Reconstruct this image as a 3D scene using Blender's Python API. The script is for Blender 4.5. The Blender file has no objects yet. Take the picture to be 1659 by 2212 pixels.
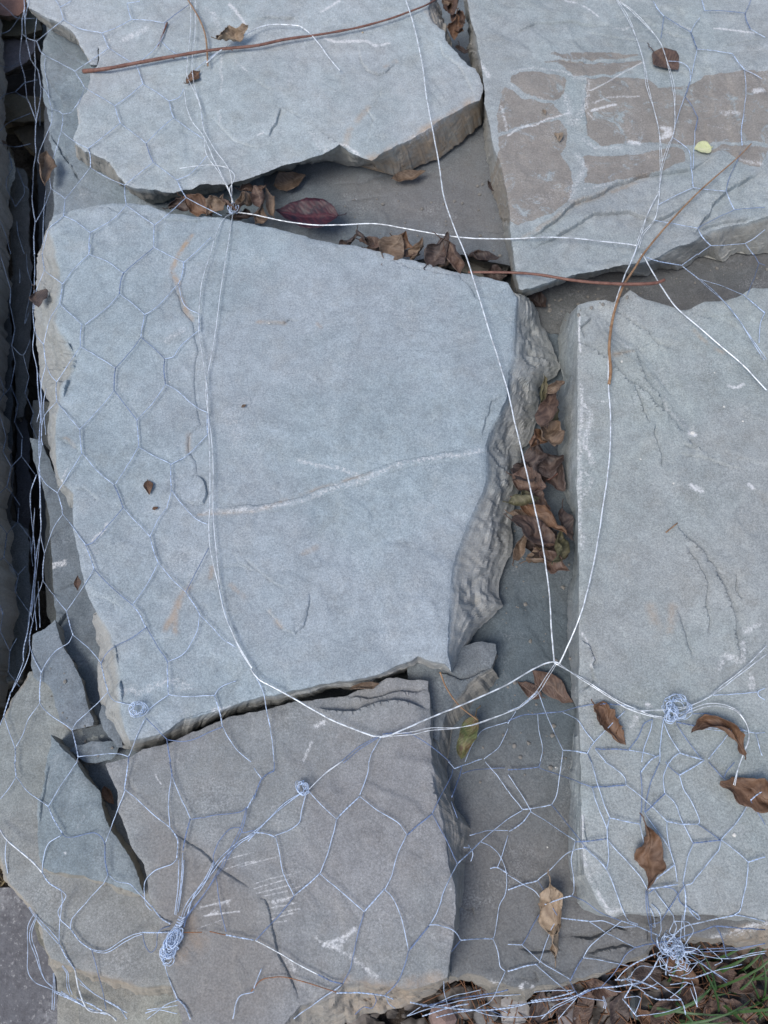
import bpy, math, random
import numpy as np
from mathutils import Vector, kdtree
from mathutils.geometry import delaunay_2d_cdt

# ------------------------------------------------------------------ camera
sc = bpy.context.scene
TILT = math.radians(20.0)
DIST = 0.674
CAM = np.array([0.0, -DIST*math.sin(TILT), DIST*math.cos(TILT)])
cd = bpy.data.cameras.new('camera'); cam = bpy.data.objects.new('camera', cd)
sc.collection.objects.link(cam)
cam.location = CAM; cam.rotation_euler = (TILT, 0, 0)
cd.sensor_fit = 'VERTICAL'; cd.sensor_height = 36.0; cd.lens = 26.0
cd.clip_start = 0.01; cd.clip_end = 200
cd.dof.use_dof = True; cd.dof.focus_distance = 0.67; cd.dof.aperture_fstop = 9.0
sc.camera = cam

# ------------------------------------------------------------------ light
SUN_EL, SUN_AZ = math.radians(57), math.radians(226)     # azimuth clockwise from +Y
wd = bpy.data.worlds.new('World'); sc.world = wd; wd.use_nodes = True
wn = wd.node_tree.nodes; wl = wd.node_tree.links; wn.clear()
sky = wn.new('ShaderNodeTexSky'); sky.sky_type = 'NISHITA'; sky.sun_disc = False
sky.sun_elevation = SUN_EL; sky.sun_rotation = SUN_AZ
sky.air_density = 1.0; sky.dust_density = 2.5; sky.ozone_density = 1.0
bg = wn.new('ShaderNodeBackground'); bg.inputs[1].default_value = 0.115
wo = wn.new('ShaderNodeOutputWorld')
wl.new(sky.outputs[0], bg.inputs[0]); wl.new(bg.outputs[0], wo.inputs[0])
sd = bpy.data.lights.new('sun', 'SUN'); sd.energy = 1.45; sd.angle = math.radians(26)
sd.color = (1.0, 0.965, 0.92)
sun = bpy.data.objects.new('sun', sd); sc.collection.objects.link(sun)
sdir = Vector((math.sin(SUN_AZ)*math.cos(SUN_EL), math.cos(SUN_AZ)*math.cos(SUN_EL), math.sin(SUN_EL)))
sun.rotation_euler = sdir.to_track_quat('Z', 'Y').to_euler()
sun.location = (-1, 1, 2)
sc.view_settings.view_transform = 'Standard'; sc.view_settings.look = 'None'
sc.view_settings.gamma = 1; sc.view_settings.use_curve_mapping = False
sc.view_settings.exposure = 0.48

# ------------------------------------------------------------------ measuring
# Survey of the place: D = positions read off at 1659 px picture width, turned
# into metres on the level z they lie on.
KX = (18.0/26.0)/1106.0
def P(x, y, z):
    a = (x-829.5)*KX; b = (1106-y)*KX
    d = np.array([a, b*math.cos(TILT)+math.sin(TILT), b*math.sin(TILT)-math.cos(TILT)])
    return CAM + d*((z-CAM[2])/d[2])
def PD(pts, z): return np.array([P(p[0], p[1], z)[:2] for p in pts])
def ray(x, y):
    a = (x-829.5)*KX; b = (1106-y)*KX
    return Vector((a, b*math.cos(TILT)+math.sin(TILT), b*math.sin(TILT)-math.cos(TILT))).normalized()
T = 0.33068                                # detail-view scale, 1000 source px views
def tile(k, x, y):
    c, r = (k-1) % 3, (k-1)//3
    return c*548.6+x*T, r*548.6+y*T

# ------------------------------------------------------------------ noise
def _h(i, j, k, s):
    n = (i*374761393 + j*668265263 + k*2147483647 + s*1274126177) & 0x7fffffff
    n = ((n ^ (n >> 13))*1274126177) & 0x7fffffff
    n = (n ^ (n >> 16)) & 0xffff
    return n/32767.5-1
def vn(x, y, z=0.0, s=0):
    x = np.asarray(x, float); y = np.asarray(y, float); z = np.asarray(z, float)+0*x
    i, j, k = np.floor(x).astype(np.int64), np.floor(y).astype(np.int64), np.floor(z).astype(np.int64)
    f, g, h = x-i, y-j, z-k
    f, g, h = f*f*(3-2*f), g*g*(3-2*g), h*h*(3-2*h)
    def L(dk):
        a = _h(i, j, k+dk, s)*(1-f)+_h(i+1, j, k+dk, s)*f
        b = _h(i, j+1, k+dk, s)*(1-f)+_h(i+1, j+1, k+dk, s)*f
        return a*(1-g)+b*g
    return L(0)*(1-h)+L(1)*h
def fbm(x, y, z=0.0, s=0, o=4, g=0.5):
    v = 0; a = 1; t = 0
    for q in range(o):
        v = v+a*vn(np.asarray(x)*2**q+q*7.3, np.asarray(y)*2**q+q*3.1, np.asarray(z)*2**q, s+q); t += a; a *= g
    return v/t

def worley(x, y, s=0):
    i0, j0 = np.floor(x).astype(np.int64), np.floor(y).astype(np.int64); best = np.full(len(x), 9.0)
    for di in (-1, 0, 1):
        for dj in (-1, 0, 1):
            i, j = i0+di, j0+dj; z = i*0
            px = i+.5+.45*_h(i, j, z, s); py = j+.5+.45*_h(i, j, z, s+9)
            best = np.minimum(best, np.hypot(x-px, y-py))
    return best

# ------------------------------------------------------------------ objects
def link(o): sc.collection.objects.link(o); return o
def tag(o, label=None, cat=None, group=None, kind=None):
    if label: o['label'] = label
    if cat: o['category'] = cat
    if group: o['group'] = group
    if kind: o['kind'] = kind
    return o
def mesh_np(name, V, F, mat, parent=None, smooth=True, sharp=None, org=None):
    V = np.asarray(V, float)
    if org is None: org = np.zeros(3)
    me = bpy.data.meshes.new(name)
    F = np.asarray(F, np.int32)
    k = F.shape[1]
    me.vertices.add(len(V)); me.vertices.foreach_set('co', (V-org).ravel())
    me.loops.add(F.size); me.loops.foreach_set('vertex_index', F.ravel())
    me.polygons.add(len(F)); me.polygons.foreach_set('loop_start', np.arange(0, F.size, k, dtype=np.int32))
    me.update(calc_edges=True); me.validate()
    me.polygons.foreach_set('use_smooth', np.full(len(me.polygons), smooth))
    if sharp: me.set_sharp_from_angle(angle=math.radians(sharp))
    me.materials.append(mat)
    o = bpy.data.objects.new(name, me); link(o)
    if parent is not None: o.parent = parent; o.location = Vector(org)-parent.location
    else: o.location = org
    return o
def empty(name, loc):
    o = bpy.data.objects.new(name, None); link(o); o.location = loc; o.empty_display_size = .02
    return o

# ------------------------------------------------------------------ materials
class NT:
    def __init__(s, name):
        s.m = bpy.data.materials.new(name); s.m.use_nodes = True
        s.n = s.m.node_tree.nodes; s.l = s.m.node_tree.links; s.b = s.n['Principled BSDF']
    def new(s, t, **kw):
        n = s.n.new(t)
        for k, v in kw.items(): setattr(n, k, v)
        return n
    def put(s, i, v):
        if hasattr(v, 'is_linked') or hasattr(v, 'links'): s.l.new(v, i)
        else: i.default_value = v
    def noise(s, scale, det=4, rough=.6, vec=None, dist=0):
        n = s.new('ShaderNodeTexNoise'); n.inputs['Scale'].default_value = scale
        n.inputs['Detail'].default_value = det; n.inputs['Roughness'].default_value = rough
        n.inputs['Distortion'].default_value = dist
        if vec is not None: s.l.new(vec, n.inputs['Vector'])
        return n.outputs['Fac']
    def math(s, op, a, b=0.0, clamp=False):
        n = s.new('ShaderNodeMath', operation=op, use_clamp=clamp); s.put(n.inputs[0], a); s.put(n.inputs[1], b)
        return n.outputs[0]
    def ramp(s, f, a, b, c=0.0, d=1.0):
        n = s.new('ShaderNodeMapRange'); n.interpolation_type = 'SMOOTHSTEP'
        s.put(n.inputs[0], f)
        for k, v in zip((1, 2, 3, 4), (a, b, c, d)): n.inputs[k].default_value = v
        return n.outputs[0]
    def mix(s, f, a, b, mode='MIX'):
        n = s.new('ShaderNodeMix', data_type='RGBA', blend_type=mode)
        s.put(n.inputs['Factor'], f)
        for i, v in ((6, a), (7, b)):
            if isinstance(v, tuple): v = (*v[:3], 1)
            s.put(n.inputs[i], v)
        return n.outputs[2]
    def attr(s, name):
        n = s.new('ShaderNodeAttribute', attribute_name=name); return n
    def bump(s, h, strength, dist, prev=None):
        n = s.new('ShaderNodeBump'); n.inputs['Strength'].default_value = strength
        n.inputs['Distance'].default_value = dist; s.l.new(h, n.inputs['Height'])
        if prev is not None: s.l.new(prev, n.inputs['Normal'])
        return n.outputs[0]

def stone_material():
    t = NT('bluestone'); pos = t.new('ShaderNodeTexCoord').outputs['Object']
    oi = t.new('ShaderNodeObjectInfo')
    add = t.new('ShaderNodeVectorMath', operation='ADD'); t.l.new(pos, add.inputs[0])
    cmb = t.new('ShaderNodeCombineXYZ'); r = t.math('MULTIPLY', oi.outputs['Random'], 17.0)
    for q in range(3): t.l.new(r, cmb.inputs[q])
    t.l.new(cmb.outputs[0], add.inputs[1]); v = add.outputs[0]
    big = t.noise(6, 4, .6, v); mid = t.noise(38, 5, .65, v); fine = t.noise(620, 3, .7, v); grain = t.noise(1500, 2, .8, v)
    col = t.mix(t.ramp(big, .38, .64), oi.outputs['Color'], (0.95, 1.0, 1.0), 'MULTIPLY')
    col = t.mix(t.ramp(mid, .45, .72, 0, .4), col, (0.97, 0.90, 0.83), 'MULTIPLY')
    lm = t.ramp(t.noise(90, 5, .7, v), .3, .7, .90, 1.10)
    col = t.mix(1.0, col, t.new('ShaderNodeCombineColor').outputs[0], 'MIX') if False else col
    def grey(f):
        c = t.new('ShaderNodeCombineColor')
        for q in range(3): t.l.new(f, c.inputs[q])
        return c.outputs[0]
    col = t.mix(1.0, col, grey(lm), 'MULTIPLY')
    sp = t.ramp(fine, .25, .75, .78, 1.22)
    col = t.mix(1.0, col, grey(sp), 'MULTIPLY')
    gp = t.ramp(grain, .3, .7, .80, 1.2)
    col = t.mix(1.0, col, grey(t.ramp(t.noise(11, 5, .7, v, 1.2), .34, .68, .91, 1.08)), 'MULTIPLY')
    bl_ = t.ramp(t.noise(15, 6, .75, v, .6), .58, .76, 0, .34)
    col = t.mix(bl_, col, (0.50, 0.53, 0.55))
    dk_ = t.ramp(t.noise(19, 6, .78, v, .8), .60, .78, 0, .18)
    col = t.mix(dk_, col, (0.17, 0.16, 0.148))
    col = t.mix(1.0, col, grey(gp), 'MULTIPLY')
    mk = t.attr('mask'); sep = t.new('ShaderNodeSeparateColor'); t.l.new(mk.outputs['Color'], sep.inputs[0])
    col = t.mix(mk.outputs['Alpha'], col, t.mix(1.0, t.mix(mid, (0.185, 0.170, 0.155), (0.25, 0.232, 0.215)), grey(sp), 'MULTIPLY'))
    br = t.ramp(t.math('ADD', sep.outputs[0], t.math('MULTIPLY', t.math('SUBTRACT', t.noise(95, 6, .8, v, .8), .5), 1.25)), .40, .62)
    br = t.math('MULTIPLY', br, t.ramp(t.noise(30, 7, .78, v, 1.5), .36, .46))
    brown = t.mix(1.0, t.mix(t.ramp(mid, .3, .7), (0.195, 0.168, 0.143), (0.265, 0.235, 0.205)), grey(sp), 'MULTIPLY')
    col = t.mix(t.math('MULTIPLY', br, .78), col, brown)
    # side faces: weathered rind with bedding streaks
    mp = t.new('ShaderNodeMapping'); mp.inputs['Scale'].default_value = (.22, .22, 1.3); t.l.new(v, mp.inputs[0])
    st = t.noise(330, 4, .65, mp.outputs[0])
    side = t.attr('side').outputs['Fac']
    rind = t.mix(st, (0.20, 0.18, 0.145), (0.42, 0.375, 0.30))
    rind = t.mix(.35, rind, col)
    rs = t.attr('rindamt').outputs['Fac']
    col = t.mix(t.math('MULTIPLY', side, rs), col, rind)
    ru = t.math('MULTIPLY', sep.outputs[2], t.ramp(t.noise(60, 4, .7, v), .3, .62))
    col = t.mix(ru, col, (0.40, 0.275, 0.165))
    wt = t.ramp(t.math('ADD', t.math('MULTIPLY', sep.outputs[1], 1.0), t.math('MULTIPLY', t.math('SUBTRACT', t.noise(420, 5, .85, v), .5), 2.4)), .36, .92)
    wt = t.math('MULTIPLY', wt, t.math('MULTIPLY', sep.outputs[1], 2.0, clamp=True))
    # faint natural bloom of pale dust everywhere
    du = t.math('MULTIPLY', t.ramp(t.noise(22, 5, .7, v), .52, .80), t.ramp(fine, .45, .62, 0, .35))
    wt = t.math('MAXIMUM', wt, du)
    col = t.mix(t.math('MULTIPLY', wt, .85), col, (0.66, 0.67, 0.68))
    col = t.mix(t.math('MULTIPLY', t.attr('crack_shade').outputs['Fac'], .30), col, (0.07, 0.062, 0.055))
    t.l.new(col, t.b.inputs['Base Color']); t.b.inputs['Roughness'].default_value = .88
    fl = t.noise(6, 4, .5, v, .8); fsum = None
    for th in (.42, .50, .58):
        q = t.ramp(fl, th, th+.012); fsum = q if fsum is None else t.math('ADD', fsum, q)
    t.b.inputs['Specular IOR Level'].default_value = .3
    n1 = t.bump(fine, .55, .0006); n1 = t.bump(mid, .5, .0022, n1)
    n1 = t.bump(t.noise(140, 5, .7, v), .5, .0010, n1)
    n1 = t.bump(grain, .35, .0003, n1)
    n1 = t.bump(fsum, .35, .0007, n1)
    t.l.new(n1, t.b.inputs['Normal'])
    return t.m
STONE = stone_material()

def wire_material(name, col, rough=.42, metal=.75):
    t = NT(name); v = t.new('ShaderNodeTexCoord').outputs['Object']
    c = t.mix(t.ramp(t.noise(160, 3, .6, v), .42, .66), col, tuple(q*.52 for q in col))
    t.l.new(c, t.b.inputs['Base Color']); t.b.inputs['Metallic'].default_value = metal
    t.b.inputs['Roughness'].default_value = rough
    return t.m
W_NET = wire_material('galvanized_wire', (0.58, 0.71, 0.92), .45, .2)
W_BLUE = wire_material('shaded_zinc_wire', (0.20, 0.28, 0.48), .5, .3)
W_TIE = wire_material('bright_tie_wire', (0.86, 0.91, 0.95), .4, .25)
W_DARK = wire_material('dark_blue_wire', (0.11, 0.16, 0.25), .5, .3)  # darker, bluer wire colour for the netting in the left gap
W_RUST = wire_material('rusty_wire', (0.34, 0.14, 0.05), .8, .1)

# ------------------------------------------------------------------ slabs
def seg_dist(X, poly):
    best = np.full(len(X), 1e9); sg = np.zeros(len(X)); prm = np.zeros(len(X))
    L = np.r_[0, np.cumsum(np.linalg.norm(np.diff(poly, axis=0), axis=1))]
    for i in range(len(poly)-1):
        a, b = poly[i], poly[i+1]; d = b-a; l2 = d@d+1e-12
        t = np.clip(((X-a)@d)/l2, 0, 1); q = X-(a+t[:, None]*d); r = np.hypot(q[:, 0], q[:, 1])
        m = r < best
        best[m] = r[m]; sg[m] = np.sign(d[0]*q[m, 1]-d[1]*q[m, 0]); prm[m] = (L[i]+t[m]*(L[i+1]-L[i]))/L[-1]
    return best, sg, prm
def inside(X, poly):
    c = np.zeros(len(X), bool); n = len(poly)
    for i in range(n):
        a, b = poly[i], poly[(i+1) % n]
        if a[1] == b[1]: continue
        m = ((a[1] > X[:, 1]) != (b[1] > X[:, 1]))
        c ^= m & (X[:, 0] < (b[0]-a[0])*(X[:, 1]-a[1])/(b[1]-a[1])+a[0])
    return c
def rough_line(poly, step, amp, s, closed=False):
    """resample a polyline and roughen it like a broken edge"""
    pts = [np.asarray(p, float) for p in poly]
    if closed: pts = pts+[pts[0]]
    out = []
    for a, b in zip(pts[:-1], pts[1:]):
        n = max(1, int(np.linalg.norm((b-a)[:2])/step))
        for k in range(n): out.append(a+(b-a)*k/n)
    if not closed: out.append(pts[-1])
    o = np.array(out)
    for f, am in ((70, 1.0), (210, .5), (500, .22)):
        o[:, 0] += amp*am*vn(o[:, 0]*f, o[:, 1]*f, s*1.7, 11); o[:, 1] += amp*am*vn(o[:, 0]*f, o[:, 1]*f, s*1.7+9, 12)
    return o

SLABS = []
def slab(label, pts, z0, zb, tint, steps=(), brown=(), white=(), rust=(), sp=.0019, und=.0016, rough=.0013,
         rind=.8, seed=1, soft=(), tilt=(0, 0), bands=None, cat='stone slab', name='stone_slab', lip=1.0, group=None):
    top = [p[:2] for p in pts]
    has = np.array([len(p) > 2 for p in pts])
    A = PD(top, z0); cen = A.mean(0)
    area = 0.5*np.sum(A[:, 0]*np.roll(A[:, 1], -1)-A[:, 1]*np.roll(A[:, 0], -1))
    B = np.zeros_like(A)
    for i, p in enumerate(pts):
        if len(p) > 2: B[i] = P(p[2], p[3], zb)[:2]
        else:
            d = cen-A[i]; B[i] = A[i]+d/np.linalg.norm(d)*.006
    if area < 0: A, B, has = A[::-1], B[::-1], has[::-1]
    LA, LB, LH = [], [], []
    n = len(A)
    for i in range(n):
        j = (i+1) % n
        m = max(1, int(max(np.linalg.norm(A[j]-A[i]), .6*np.linalg.norm(B[j]-B[i]))/(sp*.85)))
        for k in range(m):
            t = k/m; LA.append(A[i]*(1-t)+A[j]*t); LB.append(B[i]*(1-t)+B[j]*t); LH.append(has[i]*(1-t)+has[j]*t)
    LA, LB, LH = np.array(LA), np.array(LB), np.array(LH)
    for Lx, am, so in ((LA, rough, 0), (LB, rough*2.2, 50)):
        x, y = Lx[:, 0].copy(), Lx[:, 1].copy()
        for f, w in ((45, 1.1), (130, .7), (360, .4)):
            Lx[:, 0] += am*w*vn(x*f, y*f, seed+.3+so, 3); Lx[:, 1] += am*w*vn(x*f, y*f, seed+5.1+so, 4)
    # interior points
    stp = [(rough_line(PD(p, z0), .0014, .0017, seed+k), a*.001, f*.001) for k, (p, a, f) in enumerate(steps)]
    ins = [np.zeros((0, 2))]
    for poly, a, f in stp:
        d = np.gradient(poly, axis=0); nn = np.stack([-d[:, 1], d[:, 0]], 1)/(np.linalg.norm(d, axis=1)[:, None]+1e-9)
        ins += [poly+nn*.00035, poly-nn*.00035, (poly+nn*.0011)[::2], (poly-nn*.0011)[::2]]
    for q in white:
        if q[1] <= 4.5:
            poly = rough_line(PD(q[0], z0), .0016, 0, 0); d = np.gradient(poly, axis=0); nn = np.stack([-d[:, 1], d[:, 0]], 1)/(np.linalg.norm(d, axis=1)[:, None]+1e-9)
            w = max(q[1]*.00042*1.3, .0009); ins += [poly, poly+nn*w, poly-nn*w]
    ins = np.concatenate(ins)
    ik = np.floor(ins/.00055).astype(np.int64); _, iu = np.unique(ik[:, 0]*1000003+ik[:, 1], return_index=True); ins = ins[np.sort(iu)]
    lo, hi = LA.min(0), LA.max(0)
    rows = np.arange(lo[1], hi[1], sp*.866)
    gx = np.arange(lo[0], hi[0], sp)
    G = []
    rng = np.random.RandomState(seed)
    a1, a2 = LA, np.roll(LA, -1, 0)
    for k, yy in enumerate(rows):
        m = (a1[:, 1] > yy) != (a2[:, 1] > yy)
        xs = np.sort(a1[m, 0]+(yy-a1[m, 1])*(a2[m, 0]-a1[m, 0])/(a2[m, 1]-a1[m, 1]))
        g = gx+(k % 2)*sp*.5
        for q in range(0, len(xs)-1, 2):
            h = g[(g > xs[q]+sp*.5) & (g < xs[q+1]-sp*.5)]
            if len(h): G.append(np.stack([h, np.full(len(h), yy)], 1))
    G = np.concatenate(G); G += rng.uniform(-.28, .28, G.shape)*sp
    if len(ins): ins = ins[inside(ins, LA)]
    key = set()
    cs = sp*.72
    for q in np.concatenate([LA, ins]):
        i, j = int(math.floor(q[0]/cs)), int(math.floor(q[1]/cs))
        for di in (-1, 0, 1):
            for dj in (-1, 0, 1): key.add((i+di)*100003+(j+dj))
    kk = np.floor(G/cs).astype(np.int64); kk = kk[:, 0]*100003+kk[:, 1]
    G = G[~np.isin(kk, np.array(list(key), dtype=np.int64))]
    if len(ins):   # drop inserted points that hug the rim
        kd = kdtree.KDTree(len(LA))
        for i, q in enumerate(LA): kd.insert((q[0], q[1], 0), i)
        kd.balance()
        ins = np.array([q for q in ins if kd.find((q[0], q[1], 0))[2] > .0007]).reshape(-1, 2)
    ALL = np.concatenate([LA, ins, G]); NB = len(LA)
    r = delaunay_2d_cdt([Vector(q) for q in ALL], [(i, (i+1) % NB) for i in range(NB)], [], 1, 1e-7)
    X = np.array([q[:] for q in r[0]]); F = np.array([f for f in r[2] if len(f) == 3])
    where = {}
    for i, og in enumerate(r[3]):
        for q in og: where[q] = i
    loop = np.array([where[i] for i in range(NB)])
    # heights
    kd = kdtree.KDTree(NB)
    for i, q in enumerate(LA): kd.insert((q[0], q[1], 0), i)
    kd.balance()
    near = [kd.find((q[0], q[1], 0)) for q in X]
    dist = np.array([q[2] for q in near])
    x, y = X[:, 0], X[:, 1]
    H = und*fbm(x*9, y*9, seed, 21, 4)+und*.22*fbm(x*60, y*60, seed, 31, 3)+.00012*vn(x*450, y*450, seed, 41)
    tn = fbm(x*7+seed, y*7, seed, 131, 5)*3.2; tf = tn-np.floor(tn)
    H += .0014*(np.floor(tn)+np.clip((tf-.86)/.14, 0, 1))*np.clip(.35+1.4*fbm(x*5, y*5, seed, 141, 2), 0, 1)
    H += tilt[0]*(x-cen[0])+tilt[1]*(y-cen[1])
    crack_shade = np.zeros(len(X))  # crevice shade along steps and cracks, put into the colour
    for poly, a, f in stp:
        d, s_, t = seg_dist(X, poly)
        tp = np.clip(np.minimum(t, 1-t)*6, 0, 1)
        tr = np.tanh(s_*d/.00045)
        H += a*1.15*tr*np.exp(-d/f)*tp-min(.0010, abs(a)*.8)*np.exp(-(d/.0006)**2)*tp
        crack_shade = np.maximum(crack_shade, tp*min(1, abs(a)*600)*(abs(a) > .00045)*np.exp(-(d/.0007)**2)*np.clip(.75+.6*vn(x*150, y*150, seed, 45), 0, 1))
    if bands:   # bedding steps exposed where the surface slopes off
        for poly, dep, nst in bands:
            pw = PD(poly, z0); d, _, _ = seg_dist(X, np.vstack([pw, pw[:1]])); i_ = inside(X, pw)
            wv = d*(1+.35*fbm(x*22, y*22, seed, 77, 3))+.004*fbm(x*40, y*40, seed, 78, 3)
            q = np.clip(wv/.07, 0, 1)*nst; ff = q-np.floor(q)
            q = (np.floor(q)+np.clip((ff-.7)/.3, 0, 1)*.8+ff*.2)/nst
            H -= dep*.001*q*i_
    H -= lip*(.0009*np.exp(-dist/.0011)+np.clip(.0022*fbm(x*75, y*75, seed, 61, 3), 0, 1)*np.exp(-dist/.006))
    Z = z0+H
    # masks
    wx = .0022*fbm(x*70, y*70, seed, 81, 3); wy = .0022*fbm(x*70, y*70, seed, 82, 3)
    XW = X+np.stack([wx, wy], 1)
    M = np.zeros((len(X), 3))
    XB = X+np.stack([.0034*fbm(x*95, y*95, seed, 181, 4), .0034*fbm(x*95, y*95, seed, 182, 4)], 1)
    for q in brown:
        pw = PD(q, z0); i_ = inside(XB, pw); d, _, _ = seg_dist(XB, np.vstack([pw, pw[:1]]))
        M[:, 0] = np.maximum(M[:, 0], np.clip(.5+np.where(i_, d, -d)/.004, 0, 1))
    for ch, lst in ((1, white), (2, rust)):
        for q in lst:
            w, am = q[1]*.00042, q[2]; pw = PD(q[0], z0)
            d, _, t = seg_dist(XW if q[1] > 4.5 else X, pw)
            M[:, ch] = np.maximum(M[:, ch], min(am, .8)*np.clip(1.3-d/w, 0, 1))
    A4 = np.zeros(len(X))
    for q, fe, am in soft:
        pw = PD(q, z0); i_ = inside(XW, pw); d, _, _ = seg_dist(XW, np.vstack([pw, pw[:1]]))
        A4 = np.maximum(A4, am*np.clip(.5+np.where(i_, d, -d)/(fe*.001), 0, 1))
    # side rings
    dz = z0-zb
    K = max(3, min(26, int(dz/.0024)))
    tang = np.roll(LA, -1, 0)-np.roll(LA, 1, 0)
    nrm = np.stack([tang[:, 1], -tang[:, 0]], 1); nrm /= np.linalg.norm(nrm, axis=1)[:, None]+1e-9
    V = [np.stack([x, y, Z], 1)]; Q = []
    arc = np.r_[0, np.cumsum(np.linalg.norm(np.diff(LA, axis=0), axis=1))]
    prev = loop; base = len(X); zt = Z[loop]
    Mr = [M]; S = [np.zeros(len(X))]
    lm = M[loop]
    kr = np.ones(25)/25; lm[:, 2] = np.convolve(np.r_[lm[-12:, 2], lm[:, 2], lm[:12, 2]], kr, 'valid')
    wide = np.linalg.norm(LB-LA, axis=1)
    for k in range(1, K+1):
        t = k/K
        th = t+np.where(wide > .010, .22, .5)/K*float(vn(np.array([k*.71+seed]), np.array([seed*1.3]), 0.0, 99)[0])*(k < K)
        th = np.broadcast_to(th, (NB,))[:, None]; xy = LA*(1-th)+LB*th; zz = zt*(1-t)+zb*t
        lay = vn(np.full(NB, k*.83+seed*3.3), arc*38, seed, 91)*.6+vn(np.full(NB, k*.37+seed), arc*12, seed, 92)*.7+.9*fbm(xy[:, 0]*110, xy[:, 1]*110, zz*110, 93, 3)
        amp = math.sin(math.pi*min(t, .96))*np.where(wide > .010, .00015, .0017)*(.4+.6*LH)
        xy = xy+nrm*(amp*lay)[:, None]
        zz = zz+.0012*vn(arc*45, k*.9, seed, 95)*(t < 1)
        rg = np.clip(wide/.014, .25, 1)*math.sin(math.pi*min(t, .97))
        tt = t*2.3+2.6*fbm(xy[:, 0]*26, xy[:, 1]*26, seed, 171, 5); fr_ = tt-np.floor(tt)
        led = np.clip((np.floor(tt)+np.clip((fr_-.6)/.4, 0, 1))/2.3, 0, 1.05)
        wv_ = np.clip((wide-.006)/.012, 0, 1)*math.sin(math.pi*min(t, .98))**.5*.30
        zz = zz*(1-wv_)+(zt*(1-led)+zb*led)*wv_
        zz = zz-rg*.0038*(worley(xy[:, 0]*52+fbm(xy[:, 0]*90, xy[:, 1]*90, seed, 6, 3), xy[:, 1]*38, seed)-.45)*np.clip(wide/.02, .2, 1)
        xy = xy+nrm*(.0007*rg*(worley(arc*55, np.full(NB, k*.33), seed+4)-.5))[:, None]
        zz = zz+rg*(.0012*vn(xy[:, 0]*48, xy[:, 1]*48, seed, 98)+.0030*fbm(xy[:, 0]*85, xy[:, 1]*85, seed, 96, 4)+.0006*vn(xy[:, 0]*300, xy[:, 1]*300, seed, 97))
        V.append(np.stack([xy[:, 0], xy[:, 1], zz], 1))
        ids = np.arange(base, base+NB); base += NB
        Q.append(np.stack([prev, ids, np.roll(ids, -1), np.roll(prev, -1)], 1)); prev = ids
        lm2 = lm.copy(); lm2[:, 1] *= max(0, 1-t*2.2); Mr.append(lm2); S.append(np.full(NB, min(1, t*7)))
    V = np.concatenate(V); Q = np.concatenate(Q)
    nside = len(F)
    F = np.concatenate([F, Q[:, [0, 1, 2]], Q[:, [0, 2, 3]]])
    # underside
    cb = len(V); V = np.vstack([V, [cen[0], cen[1], zb]])
    F = np.concatenate([F, np.stack([prev, np.full(NB, cb), np.roll(prev, -1)], 1)])
    A4 = np.r_[A4, np.tile(A4[loop], K), 0]
    M = np.vstack(Mr+[np.zeros((1, 3))]); S = np.concatenate(S+[np.ones(1)])
    o = mesh_np(name, V, F, STONE, smooth=True, sharp=38, org=np.array([cen[0], cen[1], zb]))
    me = o.data
    sm = np.ones(len(me.polygons), bool); sm[nside:] = False
    if len(me.polygons) == len(F): me.polygons.foreach_set('use_smooth', sm)
    ca = me.attributes.new('mask', 'FLOAT_COLOR', 'POINT'); ca.data.foreach_set('color', np.hstack([M, A4[:, None]]).ravel())
    fa = me.attributes.new('side', 'FLOAT', 'POINT'); fa.data.foreach_set('value', S)
    fr = me.attributes.new('rindamt', 'FLOAT', 'POINT'); fr.data.foreach_set('value', np.full(len(M), rind))
    fd = me.attributes.new('crack_shade', 'FLOAT', 'POINT'); fd.data.foreach_set('value', np.r_[crack_shade, np.zeros(len(M)-len(crack_shade))])
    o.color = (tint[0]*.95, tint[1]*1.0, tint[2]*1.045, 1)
    tag(o, label, cat, group, 'thing')
    SLABS.append(o)
    return o

# ------------------------------------------------------------------ the ground
def ground_material():
    t = NT('soil'); v = t.new('ShaderNodeTexCoord').outputs['Object']
    c = t.mix(t.ramp(t.noise(30, 6, .7, v), .35, .65), (0.035, 0.026, 0.020), (0.12, 0.10, 0.085))
    c = t.mix(t.ramp(t.noise(260, 4, .7, v), .6, .7, 0, .7), c, (0.26, 0.24, 0.23))
    t.l.new(c, t.b.inputs['Base Color']); t.b.inputs['Roughness'].default_value = .95
    t.l.new(t.bump(t.noise(120, 6, .75, v), 1, .006), t.b.inputs['Normal'])
    return t.m
ZG = -0.235
def grid_mesh(x0, x1, y0, y1, n, m, zf):
    xs, ys = np.meshgrid(np.linspace(x0, x1, n), np.linspace(y0, y1, m))
    V = np.stack([xs.ravel(), ys.ravel(), zf(xs.ravel(), ys.ravel())], 1)
    i = (np.arange(m-1)[:, None]*n+np.arange(n-1)[None]).ravel()
    return V, np.stack([i, i+1, i+n+1, i+n], 1)
SOIL = ground_material()
V, F = grid_mesh(-1.2, 1.2, -1.2, 1.2, 260, 260, lambda x, y: ZG+.010*fbm(x*14, y*14, 0, 5, 4)*np.clip((1.2-np.maximum(abs(x), abs(y)))/.2, 0, 1))
# widen the outer ring of the same sheet out to the horizon
m_ = np.maximum(abs(V[:, 0]), abs(V[:, 1])) > 1.195
V[m_, 0] *= 50; V[m_, 1] *= 50
tag(mesh_np('ground', V, F, SOIL), kind='structure')

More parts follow.
